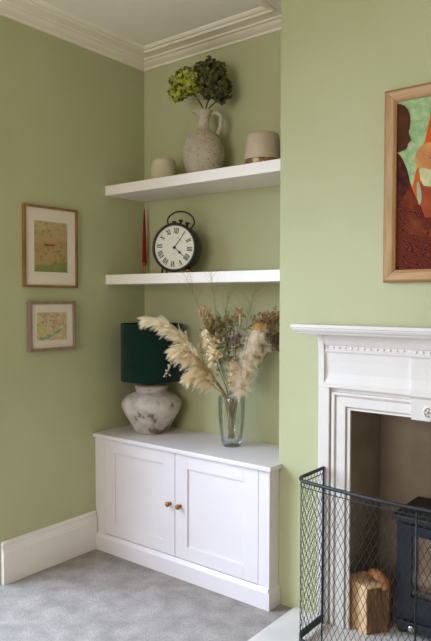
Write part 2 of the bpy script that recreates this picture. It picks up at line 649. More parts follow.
def spart(mb, name, m=M_stove, bevel=0.003, parent=None, smooth=False):
    o = mb.build(name, m, parent or st, bevel=bevel, smooth=smooth)
    if parent is None:
        o.location = (-XC, 0.1, -hz)
    return o


b0, b1 = 0.034, 0.455
g0, g1, gz0, gz1 = 1.638, 1.852, 0.168, 0.404
mb = MB()
mb.box(sx0, g0, sy0 + .012, sy1, b0, b1).box(g1, sx1, sy0 + .012, sy1, b0, b1)
mb.box(g0, g1, sy0 + .012, sy1, b0, gz0).box(g0, g1, sy0 + .012, sy1, gz1, b1)
mb.box(g0, g1, -0.15, sy1, gz0, gz1)
spart(mb, 'body')
dm = MB()
dx0, dx1, dz0, dz1 = sx0 + .020, sx1 - .020, 0.096, 0.440
dm.box(dx0, g0, sy0, sy0 + .012, dz0, dz1).box(g1, dx1, sy0, sy0 + .012, dz0, dz1)
dm.box(g0, g1, sy0, sy0 + .012, dz0, gz0).box(g0, g1, sy0, sy0 + .012, gz1, dz1)
dd = spart(dm, 'door', bevel=0.002)
MB().box(g0, g1, sy0 + .004, sy0 + .008, gz0, gz1).build('pane', glass_mat('stove_glass', (0.95, 0.90, 0.86, 1), 0.93, 0.08), dd)
rim = MB()
for (a, b, c, d_) in ((g0 - .006, g1 + .006, gz1, gz1 + .006), (g0 - .006, g1 + .006, gz0 - .006, gz0)):
    rim.box(a, b, sy0 - .003, sy0, c, d_)
for (a, b) in ((g0 - .006, g0), (g1, g1 + .006)):
    rim.box(a, b, sy0 - .003, sy0, gz0, gz1)
rim.build('glass_rim', M_stoveb, dd)
hm = MB().tube([(dx1 - .02, sy0, .28), (dx1 - .02, sy0 - .03, .28), (dx1 - .02, sy0 - .034, .22)], .006, 8)
hm.build('handle', M_stoveb, dd, smooth=True)
spart(MB().box(g0, g1, -0.156, -0.1505, gz0, gz1), 'fire_brick', mat('fire_brick', (214, 192, 172), (196, 172, 150), 14, 0.9, bump=.3, bump_scale=60), 0)
spart(MB().box(sx0 - .014, sx1 + .014, sy0 - .014, sy1 + .005, b1, b1 + .02), 'top_plate', M_stoveb, 0.004)
spart(MB().box(sx0 + .01, sx1 - .01, sy0 - .004, sy0 + .012, b0, b0 + .035), 'ash_lip', M_stove, 0.003)
for (lx, ly) in ((sx0 + .02, sy0 + .03), (sx1 - .02, sy0 + .03), (sx0 + .02, sy1 - .02), (sx1 - .02, sy1 - .02)):
    spart(MB().lathe([(0.015, 0), (0.018, 0.005), (0.013, 0.012), (0.016, 0.022)], 12, (lx, ly, hz)), 'leg', M_stoveb, 0, smooth=True)
spart(MB().lathe([(0.072, 0), (0.072, .02), (0.060, .022), (0.060, CHZ - b1 - .033)], 28, (XC, -0.03, b1 + .02)), 'flue_pipe', mat('flue_pipe_metal', (92, 90, 88), (104, 102, 99), 9, 0.45, metal=.3), 0, smooth=True)
airs = MB().lathe([(0.0, 0), (0.010, 0), (0.013, .004), (.013, .012), (.010, .016), (0, .016)], 16)
o = spart(MB().add([(XC - .10 + x, sy0 - .004 - z, .052 + y) for x, y, z in airs.v], airs.f), 'air_knob', mat('chrome', (190, 190, 190), None, rough=.25, metal=1.0), 0, smooth=True)


# ------------------------------------------------------------------ logs
def log_mesh(r, h, n=14, a0=-0.6, a1=2.6, seed=1, wedge=True):
    """a split log standing on end: a wedge with bark round the curved side"""
    rnd = random.Random(seed)
    angs = [a0 + (a1 - a0) * i / n for i in range(n + 1)]
    ring = [(0, 0)] + [(r * (1 + rnd.uniform(-.06, .06)) * math.cos(a), r * (1 + rnd.uniform(-.06, .06)) * math.sin(a)) for a in angs]
    return ring


M_wood = mat('split_wood', (228, 190, 144), (212, 170, 122), 6.0, 0.75, bump=0.3, bump_scale=30, stretch=(6, 6, 1), detail=6)
M_bark = mat('rough_bark', (150, 108, 68), (104, 72, 44), 12.0, 0.95, bump=0.9, bump_scale=40, stretch=(2, 2, .7), detail=8, bump_dist=.02)
lg = thing('split_log', 'upright split log with pale cut faces beside the stove', 'log', (1.4975, -0.322, hz))
rnd = random.Random(4)
H = 0.178
core = [(0.0, 0.0), (0.052, 0.075), (0.045, 0.125), (-0.01, 0.150), (-0.07, 0.115), (-0.108, 0.040)]
mb = MB()
nz = 6
rings = []
for i in range(nz + 1):
    z = H * i / nz
    rings.append([(x * (1 + .03 * math.sin(5 * z * 9 + j)), y + .004 * math.sin(j * 2 + z * 40), z + (0.012 * max(0, -x) / .1 + .006 * y / .15 if i == nz else 0)) for j, (x, y) in enumerate(core)])
vs_ = [p for r_ in rings for p in r_]
nc = len(core)
fs2 = [tuple(reversed(range(nc))), tuple(nz * nc + j for j in range(nc))]
wf, bf = MB(), MB()
for i in range(nz):
    for j in range(nc):
        j2 = (j + 1) % nc
        f_ = (i * nc + j, i * nc + j2, (i + 1) * nc + j2, (i + 1) * nc + j)
        fs2.append(f_)
wo = MB().add(vs_, fs2).build('heartwood', M_wood, lg, bevel=0.003)
barkp = [(0.004, 0.0), (0.058, 0.074), (0.051, 0.130), (-0.008, 0.158), (-0.074, 0.121), (-0.07, 0.115), (-0.01, 0.150), (0.045, 0.125), (0.052, 0.0755)]
mb = MB()
vv, ff = [], []
k = len(barkp)
for i in range(9):
    z = H * i / 8
    for j, (x, y) in enumerate(barkp):
        w_ = 1 + rnd.uniform(-.03, .05) if 0 < j < 5 else 1
        vv.append((x * w_, y * w_, z * 0.99))
for i in range(8):
    for j in range(k):
        ff.append((i * k + j, i * k + (j + 1) % k, (i + 1) * k + (j + 1) % k, (i + 1) * k + j))
ff += [tuple(reversed(range(k))), tuple(8 * k + j for j in range(k))]
mb.add(vv, ff).build('bark', M_bark, lg)
pc = smooth_path([(1.474, -0.225, .214), (1.492, -0.252, .230), (1.520, -0.268, .232), (1.544, -0.268, .220), (1.552, -0.262, .198), (1.540, -0.262, .180)], 14)
bl = MB().tube(pc, [0.012 + 0.010 * math.sin(PI * min(1, i / 12)) for i in range(15)], 10, flat=0.85).build('curved_log', mat('reddish_wood', (176, 116, 66), (150, 92, 50), 9, .8, bump=.4, bump_scale=40), smooth=True)
tag(bl, 'short curved reddish branch lying on top of the upright split log', 'log')

# ------------------------------------------------------------------ fireguard
gd = thing('fireguard', 'black iron nursery fireguard with diamond wire mesh standing on the hearth', 'fireguard', (XC, -0.45, hz))


def gpart(mb, name, m=M_iron, smooth=True, kind=None):
    o = mb.build(name, m, gd, smooth=smooth)
    o.location = (-XC, 0.45, -hz)
    if kind:
        o['kind'] = kind
    return o


GX, GR, GYR, GYF, GT, RAD = 1.326, mir(1.326), -0.352, -0.570, 0.636, 0.060


def guard_path():
    P = []
    n = 8
    for i in range(n):
        P.append((GX, GYR + (GYF + RAD - GYR) * i / n))
    for i in range(9):
        a = PI + PI / 2 * i / 8
        P.append((GX + RAD + RAD * math.cos(a), GYF + RAD + RAD * math.sin(a)))
    m = 36
    for i in range(1, m):
        t = i / m
        P.append((GX + RAD + (GR - GX - 2 * RAD) * t, GYF - 0.035 * math.sin(PI * t)))
    for i in range(9):
        a = 1.5 * PI + PI / 2 * i / 8
        P.append((GR - RAD + RAD * math.cos(a), GYF + RAD + RAD * math.sin(a)))
    for i in range(1, n + 1):
        P.append((GR, GYF + RAD + (GYR - GYF - RAD) * i / n))
    return P


GP = guard_path()
GL = [0.0]
for i in range(1, len(GP)):
    GL.append(GL[-1] + math.hypot(GP[i][0] - GP[i - 1][0], GP[i][1] - GP[i - 1][1]))


def gpt(s):
    s = max(0.0, min(GL[-1], s))
    for i in range(1, len(GL)):
        if s <= GL[i]:
            t = (s - GL[i - 1]) / (GL[i] - GL[i - 1])
            return (GP[i - 1][0] + (GP[i][0] - GP[i - 1][0]) * t, GP[i - 1][1] + (GP[i][1] - GP[i - 1][1]) * t)
    return GP[-1]


gpart(MB().tube([(x, y, GT) for x, y in GP], 0.0070, 8), 'top_rail')
gpart(MB().tube([(x, y, GT - 0.022) for x, y in GP], 0.0018, 6), 'upper_wire')
bb = MB()
vv, ff = [], []
for i, (x, y) in enumerate(GP):
    a, b = GP[max(0, i - 1)], GP[min(len(GP) - 1, i + 1)]
    t = Vector((b[0] - a[0], b[1] - a[1])).normalized()
    nn = Vector((t.y, -t.x)) * 0.0025
    for s in (-1, 1):
        for z in (hz + .012, hz + .040):
            vv.append((x + nn.x * s, y + nn.y * s, z))
for i in range(len(GP) - 1):
    a, b = 4 * i, 4 * i + 4
    ff += [(a, a + 1, b + 1, b), (a + 2, b + 2, b + 3, a + 3), (a, b, b + 2, a + 2), (a + 1, a + 3, b + 3, b + 1)]
ff += [(0, 2, 3, 1), (4 * len(GP) - 4, 4 * len(GP) - 3, 4 * len(GP) - 1, 4 * len(GP) - 2)]
bb.add(vv, ff)
gpart(bb, 'bottom_band', smooth=False)


def at_x(xx):
    return min((s for s in [GL[-1] * i / 800 for i in range(801)] if gpt(s)[1] < GYF + .004), key=lambda s: abs(gpt(s)[0] - xx))


for s in (0.0, at_x(1.447), at_x(1.795), at_x(mir(1.447)), GL[-1]):
    x, y = gpt(s)
    gpart(MB().tube([(x, y, hz), (x, y, GT)], 0.0030 if 0 < s < GL[-1] else 0.0040, 8), 'upright')
# woven diamond mesh: two families of slanting wires following the curve
wm = MB()
cw, chh = 0.0228, 0.0450
z_lo, z_hi = hz + .02, GT - .004
rise = z_hi - z_lo
run = rise * cw / chh
nw = int((GL[-1] + run) / cw) + 1
for fam in (0, 1):
    for k in range(-int(run / cw) - 1, nw):
        s0 = k * cw
        pts = []
        steps = 26
        for i in range(steps + 1):
            t = i / steps
            s = s0 + run * t if fam == 0 else s0 + run * (1 - t)
            if 0 <= s <= GL[-1]:
                x, y = gpt(s)
                pts.append((x, y, z_lo + rise * t))
        if len(pts) > 1:
            wm.tube(pts, 0.00100, 4)
gpart(wm, 'wire_mesh', kind='stuff')


# ------------------------------------------------------------------ pictures
def frame_y(name, y0, y1, z0, z1, fwid, depth, mfr, mat_in, print_rect, mprint, label):
    """picture hung on the left wall; y0<y1"""
    t = thing(name, label, 'picture', (0.0, (y0 + y1) / 2, z0))
    def pp_(mb, nm, m, bev=0.001):
        o = mb.build(nm, m, t, bevel=bev)
        o.location = (0, -(y0 + y1) / 2, -z0)
        return o
    for a in (0, 1):
        ya, yb = (y0, y0 + fwid) if a == 0 else (y1 - fwid, y1)
        pp_(MB().box(0.001, depth, ya, yb, z0, z1), 'frame_stile', mfr)
        za, zb = (z0, z0 + fwid) if a == 0 else (z1 - fwid, z1)
        pp_(MB().box(0.001, depth, y0 + fwid, y1 - fwid, za, zb), 'frame_rail', mfr)
    pp_(MB().box(0.002, depth - .009, y0 + fwid, y1 - fwid, z0 + fwid, z1 - fwid), 'mount', M_mount, 0)
    a, b, c, d = print_rect
    pp_(MB().box(depth - .0089, depth - .008, a, b, c, d), 'print', mprint, 0)
    pp_(MB().box(depth - .005, depth - .003, y0 + fwid, y1 - fwid, z0 + fwid, z1 - fwid), 'pane', M_picglass, 0)
    return t


M_mount = mat('ivory_mount_card', (246, 229, 210), (243, 225, 205), 4, .8)
M_picglass = glass_mat('picture_glass', (0.985, 0.985, 0.985, 1), 0.985, 0.12, fmax=0.22)


def ramp_mat(name, stops, scale, rough=.8, detail=5, distort=1.0, grad=None, lines=None):
    """printed paper: noise through a colour ramp, optionally over a height gradient, with dark print lines"""
    m = bpy.data.materials.new(name)
    m.use_nodes = True
    nt = m.node_tree
    b = nt.nodes['Principled BSDF']
    b.inputs['Roughness'].default_value = rough
    tc = nt.nodes.new('ShaderNodeTexCoord')
    n = nt.nodes.new('ShaderNodeTexNoise')
    n.inputs['Scale'].default_value = scale
    n.inputs['Detail'].default_value = detail
    n.inputs['Distortion'].default_value = distort
    nt.links.new(tc.outputs['Object'], n.inputs['Vector'])
    fac = n.outputs['Fac']
    if grad:
        sep = nt.nodes.new('ShaderNodeSeparateXYZ')
        nt.links.new(tc.outputs['Generated'], sep.inputs[0])
        ad = nt.nodes.new('ShaderNodeMath')
        ad.operation = 'MULTIPLY_ADD'
        nt.links.new(fac, ad.inputs[0])
        ad.inputs[1].default_value = grad[1]
        comb = nt.nodes.new('ShaderNodeMath')
        comb.operation = 'MULTIPLY_ADD'
        nt.links.new(sep.outputs['Y'], comb.inputs[0])
        comb.inputs[1].default_value = grad[2]
        nt.links.new(sep.outputs['Z'], comb.inputs[2])
        nt.links.new(comb.outputs[0], ad.inputs[2])
        fac = ad.outputs[0]
    r = nt.nodes.new('ShaderNodeValToRGB')
    els = r.color_ramp.elements
    els[0].position, els[0].color = stops[0][0], srgb(*stops[0][1])
    els[1].position, els[1].color = stops[-1][0], srgb(*stops[-1][1])
    for p, c in stops[1:-1]:
        e = els.new(p)
        e.color = srgb(*c)
    nt.links.new(fac, r.inputs[0])
    col = r.outputs[0]
    if lines:
        v = nt.nodes.new('ShaderNodeTexNoise')
        v.inputs['Scale'].default_value = lines[0]
        v.inputs['Detail'].default_value = 6
        nt.links.new(tc.outputs['Object'], v.inputs['Vector'])
        mr = nt.nodes.new('ShaderNodeMapRange')
        mr.inputs[1].default_value = .55
        mr.inputs[2].default_value = .70
        mr.inputs[4].default_value = .75
        nt.links.new(v.outputs['Fac'], mr.inputs[0])
        mx = nt.nodes.new('ShaderNodeMix')
        mx.data_type = 'RGBA'
        nt.links.new(mr.outputs[0], mx.inputs[0])
        nt.links.new(col, mx.inputs[6])
        mx.inputs[7].default_value = srgb(*lines[1])
        col = mx.outputs[2]
    nt.links.new(col, b.inputs['Base Color'])
    return m


M_print1 = ramp_mat('sepia_landscape_print', [(.08, (134, 138, 66)), (.22, (142, 146, 76)), (.32, (190, 156, 102)), (.60, (184, 150, 100)), (.72, (196, 162, 114)), (.92, (190, 164, 116)), (1.0, (200, 178, 128))],
                    16, grad=(1, .28, -.12), lines=(60, (128, 92, 52)))
M_print2 = ramp_mat('coloured_map_print', [(0.0, (170, 190, 150)), (.30, (206, 202, 136)), (.40, (220, 204, 154)), (.48, (222, 188, 150)), (.56, (212, 172, 138)), (.64, (226, 204, 168)), (1, (232, 218, 188))],
                    17, distort=2.0, lines=(80, (112, 88, 62)))
M_fr1 = mat('walnut_gilt_frame', (126, 86, 44), (150, 108, 58), 10, .45, stretch=(3, 3, 1), bump=.1)
M_fr2 = mat('grey_brown_frame', (136, 112, 92), (152, 128, 106), 10, .55, stretch=(3, 3, 1), bump=.1)
f1 = frame_y('framed_print', -0.8010, -0.4870, 1.3505, 1.7365, 0.0115, 0.018, M_fr1, M_mount, (-0.740, -0.548, 1.425, 1.665), M_print1,
             'larger framed sepia landscape print with wide ivory mount on the left wall')
f2 = frame_y('framed_map', -0.7790, -0.5090, 1.047, 1.285, 0.0145, 0.026, M_fr2, M_mount, (-0.735, -0.560, 1.098, 1.232), M_print2,
             'small grey-brown framed colourful map hung below the sepia print')
# a few drawn details of the prints, flat ink patches on the paper
ink = MB()
ink.add([(.0102, -0.652 + .03 * math.cos(a) * (1 + .3 * math.sin(3 * a)), 1.553 + .0085 * math.sin(a) * (1 + .4 * math.cos(2 * a))) for a in [2 * PI * k / 18 for k in range(18)]], [tuple(range(18))])
o = ink.build('print_mark', mat('red_brown_ink', (150, 84, 50), (132, 78, 46), 40, .8), f1)
o.location = (0, 0.6440, -1.3505)
riv = MB()
pr = smooth_path([(.0183, -0.722, 1.112), (.0183, -0.690, 1.107), (.0183, -0.655, 1.118), (.0183, -0.618, 1.137), (.0183, -0.585, 1.152)], 20)
vs3 = []
for i, p in enumerate(pr):
    w_ = .0045 + .0025 * math.sin(i * .9)
    vs3 += [(p.x, p.y, p.z - w_), (p.x, p.y, p.z + w_)]
riv.add(vs3, [(2 * i, 2 * i + 2, 2 * i + 3, 2 * i + 1) for i in range(20)])
o = riv.build('print_mark', mat('map_river_ink', (126, 172, 144), (150, 170, 100), 30, .8), f2)
o.location = (0, 0.6440, -1.047)
pat = MB()
pat.add([(.0182, -0.707 + .02 * math.cos(a) * (1 + .3 * math.sin(3 * a)), 1.150 + .03 * math.sin(a) * (1 + .2 * math.cos(4 * a))) for a in [2 * PI * k / 18 for k in range(18)]], [tuple(range(18))])
o = pat.build('print_mark', mat('map_field_ink', (202, 198, 96), (206, 204, 120), 30, .8), f2)
o.location = (0, 0.6440, -1.047)

# oil painting over the mantel
px0, px1, pz0, pz1 = 1.5465, 1.9435, 1.360, 2.063
yb = -D
pt_ = thing('oil_painting', 'oil painting of brown figure and infant in a pale oak frame above mantel', 'painting', (XC, yb, pz0))


def opart(mb, name, m, bevel=0.0):
    o = mb.build(name, m, pt_, bevel=bevel)
    o.location = (-XC, -yb, -pz0)
    return o


def pframe(w0, w1, d0, d1, nm):
    """one moulding of the frame, mitred: from inset w0 to inset w1, depth d0 at w0 and d1 at w1"""
    R0 = [(px0 + w0, pz0 + w0), (px1 - w0, pz0 + w0), (px1 - w0, pz1 - w0), (px0 + w0, pz1 - w0)]
    R1 = [(px0 + w1, pz0 + w1), (px1 - w1, pz0 + w1), (px1 - w1, pz1 - w1), (px0 + w1, pz1 - w1)]
    for i in range(4):
        j = (i + 1) % 4
        mb = MB()
        mb.add([(R0[i][0], yb - d0, R0[i][1]), (R0[j][0], yb - d0, R0[j][1]), (R1[j][0], yb - d1, R1[j][1]), (R1[i][0], yb - d1, R1[i][1]),
                (R0[i][0], yb - .001, R0[i][1]), (R0[j][0], yb - .001, R0[j][1]), (R1[j][0], yb - .001, R1[j][1]), (R1[i][0], yb - .001, R1[i][1])],
               [(0, 1, 2, 3), (4, 5, 6, 7), (0, 4, 5, 1), (1, 5, 6, 2), (2, 6, 7, 3), (3, 7, 4, 0)])
        opart(mb, nm, M_edge if nm == 'frame_edge' else (M_oakh if i % 2 == 0 else M_oak), 0.0015)


M_edge = mat('darker_oak_edge', (142, 100, 66), (158, 116, 78), 8, .5)
pframe(0.0, 0.006, 0.022, 0.026, 'frame_edge')
pframe(0.006, 0.010, 0.026, 0.032, 'frame_bead')
pframe(0.010, 0.036, 0.031, 0.025, 'frame_moulding')
pframe(0.036, 0.046, 0.027, 0.018, 'frame_sight')
cy_ = yb - 0.012


def paint_mat(name, c1, c2, sc, st=(1, 1, 1), c3=None, lo=.38, hi=.62):
    return mat(name, c1, c2, sc, .75, spec=.15, bump=.5, bump_scale=90, stretch=st, detail=6, lo=lo, hi=hi, c3=c3, scale3=60, bump_dist=.004)


def poly(name, pts, lay, m):
    y = cy_ - 0.0004 * lay
    opart(MB().add([(x, y, z) for x, z in pts], [tuple(range(len(pts)))]), name, m)


ix0, ix1, iz0, iz1 = px0 + .044, px1 - .044, pz0 + .044, pz1 - .044
opart(MB().box(ix0, ix1, cy_, yb - .002, iz0, iz1), 'canvas', paint_mat('painted_pale_green', (132, 160, 112), (164, 184, 134), 36, c3=(190, 180, 130)))
# orange cloth
poly('painted_cloth', [(1.630, 1.60), (1.655, 1.718), (1.672, 1.79), (1.696, 1.865), (1.708, 1.920), (1.718, 1.968), (1.735, iz1), (ix1, iz1), (ix1, 1.58), (1.66, 1.58)], 1,
     paint_mat('painted_orange', (190, 78, 26), (206, 96, 34), 22, c3=(166, 66, 24)))
# seated figure: robe, head in profile
robe = [(ix0, iz0), (ix1, iz0), (ix1, 1.60), (1.760, 1.61), (1.721, 1.624), (1.690, 1.630), (1.674, 1.641), (1.664, 1.668), (1.652, 1.695), (1.641, 1.730), (1.632, 1.768), (1.616, 1.805), (1.606, 1.822), (ix0, 1.838)]
mrobe = bpy.data.materials.new('painted_red_robe')
mrobe.use_nodes = True
nt = mrobe.node_tree
bs = nt.nodes['Principled BSDF']
bs.inputs['Roughness'].default_value = .75
bs.inputs['Specular IOR Level'].default_value = .15
tc = nt.nodes.new('ShaderNodeTexCoord')
wv = nt.nodes.new('ShaderNodeTexWave')
wv.wave_type = 'BANDS'
wv.bands_direction = 'DIAGONAL'
mp = nt.nodes.new('ShaderNodeMapping')
mp.inputs['Location'].default_value = (-1.63, 0, -1.44)
nt.links.new(tc.outputs['Object'], mp.inputs[0])
nt.links.new(mp.outputs[0], wv.inputs['Vector'])
wv.inputs['Scale'].default_value = 62
wv.inputs['Distortion'].default_value = 20
wv.inputs['Detail'].default_value = 2.0
wv.inputs['Detail Scale'].default_value = 0.55
rr = nt.nodes.new('ShaderNodeValToRGB')
rr.color_ramp.elements[0].color = srgb(48, 18, 13)
rr.color_ramp.elements[1].color = srgb(126, 46, 20)
e = rr.color_ramp.elements.new(.55)
e.color = srgb(84, 30, 17)
nt.links.new(wv.outputs['Fac'], rr.inputs[0])
nz_ = nt.nodes.new('ShaderNodeTexNoise')
nz_.inputs['Scale'].default_value = 9
nt.links.new(tc.outputs['Object'], nz_.inputs['Vector'])
mr = nt.nodes.new('ShaderNodeMapRange')
mr.inputs[1].default_value = .52
mr.inputs[2].default_value = .72
mr.inputs[4].default_value = .6
nt.links.new(nz_.outputs['Fac'], mr.inputs[0])
mx = nt.nodes.new('ShaderNodeMix')
mx.data_type = 'RGBA'
nt.links.new(mr.outputs[0], mx.inputs[0])
nt.links.new(rr.outputs[0], mx.inputs[6])
mx.inputs[7].default_value = srgb(146, 74, 28)
nt.links.new(mx.outputs[2], bs.inputs['Base Color'])
poly('painted_robe', robe, 2, mrobe)
poly('painted_shawl', [(ix0, 1.64), (1.615, 1.66), (1.636, 1.70), (1.640, 1.735), (1.630, 1.770), (1.615, 1.803), (1.606, 1.820), (ix0, 1.836)], 3,
     paint_mat('painted_dark_shawl', (50, 22, 17), (88, 34, 22), 40))
m_face = paint_mat('painted_brown_skin', (86, 46, 26), (70, 36, 22), 16)
poly('painted_head', [(ix0, 1.834), (1.602, 1.836), (1.614, 1.838), (1.626, 1.841), (1.632, 1.850), (1.634, 1.860), (1.638, 1.866), (1.646, 1.873), (1.643, 1.882), (1.637, 1.896), (1.636, 1.906),
                      (1.640, 1.917), (1.642, 1.940), (1.640, 1.963), (1.633, 1.983), (1.621, 1.999), (1.606, 2.008), (ix0, 2.012)], 4, m_face)


def ell(cx, cz, rx, rz, n=24, a0=0, a1=2 * PI):
    return [(cx + rx * math.cos(a0 + (a1 - a0) * k / n), cz + rz * math.sin(a0 + (a1 - a0) * k / n)) for k in range(n)]


poly('painted_infant_head', ell(1.712, 1.802, .052, .053), 4, paint_mat('painted_light_skin', (200, 140, 84), (182, 120, 68), 14))
poly('painted_collar', [(1.676, 1.762), (1.690, 1.768), (1.715, 1.758), (1.745, 1.764), (1.760, 1.745), (1.750, 1.712), (1.722, 1.697), (1.694, 1.704), (1.682, 1.725)], 5,
     paint_mat('painted_cream_collar', (196, 192, 146), (176, 178, 130), 30))
poly('painted_infant_dress', [(1.684, 1.712), (1.722, 1.700), (1.752, 1.714), (1.782, 1.66), (1.775, 1.59), (1.70, 1.59), (1.682, 1.64)], 4,
     paint_mat('painted_rust_dress', (160, 76, 38), (142, 62, 32), 24))
poly('painted_sleeve', [(1.668, 1.715), (1.674, 1.722), (1.680, 1.710), (1.687, 1.675), (1.686, 1.645), (1.679, 1.636), (1.670, 1.665)], 6,
     paint_mat('painted_green_sleeve', (140, 160, 122), (158, 172, 134), 30))
poly('painted_eye', ell(1.724, 1.799, .009, .0045, 12), 6, paint_mat('painted_dark_line', (84, 44, 34), (70, 36, 30), 30))
poly('painted_shoulder', ell(1.85, 1.80, .035, .08), 3, paint_mat('painted_dark_robe', (110, 46, 28), (90, 36, 24), 24))

# ------------------------------------------------------------------ upper shelf: jug, hydrangeas, pots
M_speck = mat('speckled_stoneware', (170, 154, 134), (192, 178, 158), 9.0, .8, bump=.35, bump_scale=60, c3=(124, 110, 96), lo3=.58, hi3=.66, scale3=100, bump_dist=.006)
M_cream = mat('cream_stoneware', (202, 188, 158), (190, 176, 146), 9.0, .7, bump=.12, bump_scale=80, c3=(170, 152, 120), lo3=.66, hi3=.74, scale3=60)
JX, JY = 0.548, -0.148
jug = thing('stoneware_jug', 'speckled grey stoneware jug with one handle holding hydrangeas on the shelf', 'jug', (JX, JY, SZ1), rotz=0.68)
jp = [(0.0, 0.0), (0.055, 0.0), (0.068, 0.010), (0.088, 0.045), (0.099, 0.085), (0.1015, 0.115), (0.098, 0.145), (0.086, 0.178), (0.066, 0.205), (0.044, 0.222), (0.029, 0.236), (0.0245, 0.252),
      (0.0255, 0.270), (0.030, 0.290), (0.036, 0.306), (0.0435, 0.318), (0.0455, 0.322), (0.042, 0.3225), (0.033, 0.306), (0.026, 0.288), (0.021, 0.268), (0.020, 0.250), (0.024, 0.235), (0.0, 0.225)]


def lip(a, z):
    # pull a spout out on the side opposite the handle
    if z < 0.29:
        return 0
    k = (z - 0.29) / 0.033
    return 0.42 * k * max(0, math.cos(a - PI)) ** 6


MB().lathe(jp, 40, wob=lip).build('body', M_speck, jug, smooth=True)
hp = smooth_path([(0.036, 0, 0.308), (0.058, 0, 0.317), (0.080, 0, 0.300), (0.084, 0, 0.265), (0.076, 0, 0.232), (0.064, 0, 0.206)], 20)
MB().tube(hp, [0.0095 if 2 < i < 18 else 0.011 for i in range(21)], 10, flat=1.25).build('handle', M_speck, jug, smooth=True)


def rand_unit(r):
    while True:
        v = Vector((r.uniform(-1, 1), r.uniform(-1, 1), r.uniform(-1, 1)))
        if 0.05 < v.length < 1:
            return v.normalized()


def hydrangea(seed, path, heads, m, label, petal=0.0125):
    r = random.Random(seed)
    P = smooth_path(path, 14)
    t = thing('hydrangea_stem', label, 'flower', path[0], group='dried hydrangeas in the speckled jug')
    L = Vector(path[0])
    MB().tube([p - L for p in P], 0.0035, 7).build('stem', mat('hydrangea_stem', (74, 64, 34), (58, 50, 28), 30, .8), t, smooth=True)
    for (c, rad, n) in heads:
        mb = MB()
        C_ = Vector(c) - L
        for k in range(n):
            u = rand_unit(r)
            lump = 1 + 0.13 * math.sin(7 * u.x + seed) * math.sin(6 * u.y + 2) + .10 * math.sin(9 * u.z + seed * 2)
            shell = r.choice((1.0, 1.0, .93, .84))
            p = C_ + Vector((u.x * rad[0], u.y * rad[1], u.z * rad[2])) * (shell * lump)
            nrm = (u + 0.55 * rand_unit(r)).normalized()
            e1 = nrm.orthogonal().normalized()
            e1 = (Matrix.Rotation(r.uniform(0, PI), 3, nrm) @ e1)
            e2 = nrm.cross(e1)
            s = petal * r.uniform(.75, 1.2)
            for q in range(4):
                a = q * PI / 2
                d = e1 * math.cos(a) + e2 * math.sin(a)
                w = e2 * math.cos(a) - e1 * math.sin(a)
                cup = nrm * (s * r.uniform(.15, .5))
                mb.add([p, p + d * s * .55 + w * s * .5 + cup * .3, p + d * s * 1.05 + cup, p + d * s * .55 - w * s * .5 + cup * .3], [(0, 1, 2, 3)])
        # inner mass of stalks so that the head is not hollow
        for k in range(46):
            u = rand_unit(r)
            q = C_ + Vector((u.x * rad[0], u.y * rad[1], u.z * rad[2])) * .9
            mb.tube([C_ - Vector((0, 0, rad[2] * .75)), (C_ + q) / 2, q], .0014, 3)
        o = mb.build('flower_head', m, t, fix=False)
        o['kind'] = 'stuff'
    return t


M_hyg = mat('hydrangea_lime_green', (126, 134, 34), (196, 190, 72), 32, .8, detail=5, lo=.36, hi=.62, c3=(58, 66, 18), lo3=.54, hi3=.66, scale3=45)
M_hyd = mat('hydrangea_dark_green', (54, 60, 24), (104, 100, 42), 32, .85, detail=5, lo=.36, hi=.66, c3=(58, 34, 22), lo3=.52, hi3=.66, scale3=40)
jz = SZ1 + .235
hydrangea(3, [(JX + .003, JY, jz), (JX - .002, JY, jz + .09), (JX - .028, JY - .010, jz + .145), (JX - .070, JY - .020, jz + .20)],
          [((JX - .080, JY - .028, jz + .232), (.080, .066, .064), 330), ((JX - .130, JY - .045, jz + .190), (.042, .038, .040), 130)], M_hyg,
          'dried hydrangea with bright lime green florets in the speckled jug')
hydrangea(8, [(JX + .006, JY, jz), (JX + .012, JY, jz + .09), (JX + .022, JY + .005, jz + .13), (JX + .030, JY + .006, jz + .17)],
          [((JX + .038, JY + .005, jz + .240), (.082, .066, .088), 460)], M_hyd,
          'dried hydrangea with large dark green and brown head rising highest from the jug')
hydrangea(12, [(JX + .002, JY + .006, jz), (JX + .018, JY + .010, jz + .088), (JX + .050, JY + .018, jz + .12), (JX + .080, JY + .022, jz + .14)],
          [((JX + .086, JY + .022, jz + .178), (.046, .046, .058), 190)], M_hyd,
          'dried hydrangea with small dark head drooping over the jug handle')

pot = thing('stoneware_pot', 'small plain cream stoneware pot to the left of the speckled jug', 'pot', (0.285, -0.15, SZ1))
MB().lathe([(0, 0), (0.060, 0), (0.067, .006), (0.069, .03), (0.067, .07), (0.061, .104), (0.057, .117), (0.053, .121), (0.050, .118), (0.052, .1), (0.058, .06), (0.056, .014), (0, .012)], 36).build('body', M_cream, pot, smooth=True)
pot2 = thing('stoneware_pot', 'larger grey-beige pot with raw brown dipped base beside the alcove end', 'pot', (0.8935, -0.148, SZ1))
MB().lathe([(0.0, 0.028), (0.080, 0.028), (0.0835, .034), (0.0825, .06), (0.079, .10), (0.074, .14), (0.070, .152), (0.065, .157), (0.061, .154), (0.064, .13), (0.070, .05), (0, .045)], 40).build(
    'body', mat('beige_glaze', (182, 162, 138), (194, 176, 152), 8, .65, bump=.1, bump_scale=70), pot2, smooth=True)
M_raw = mat('raw_clay_gold_drips', (108, 74, 40), (150, 108, 58), 26, .7, c3=(206, 184, 140), lo3=.55, hi3=.62, scale3=30, bump=.3, bump_scale=50)
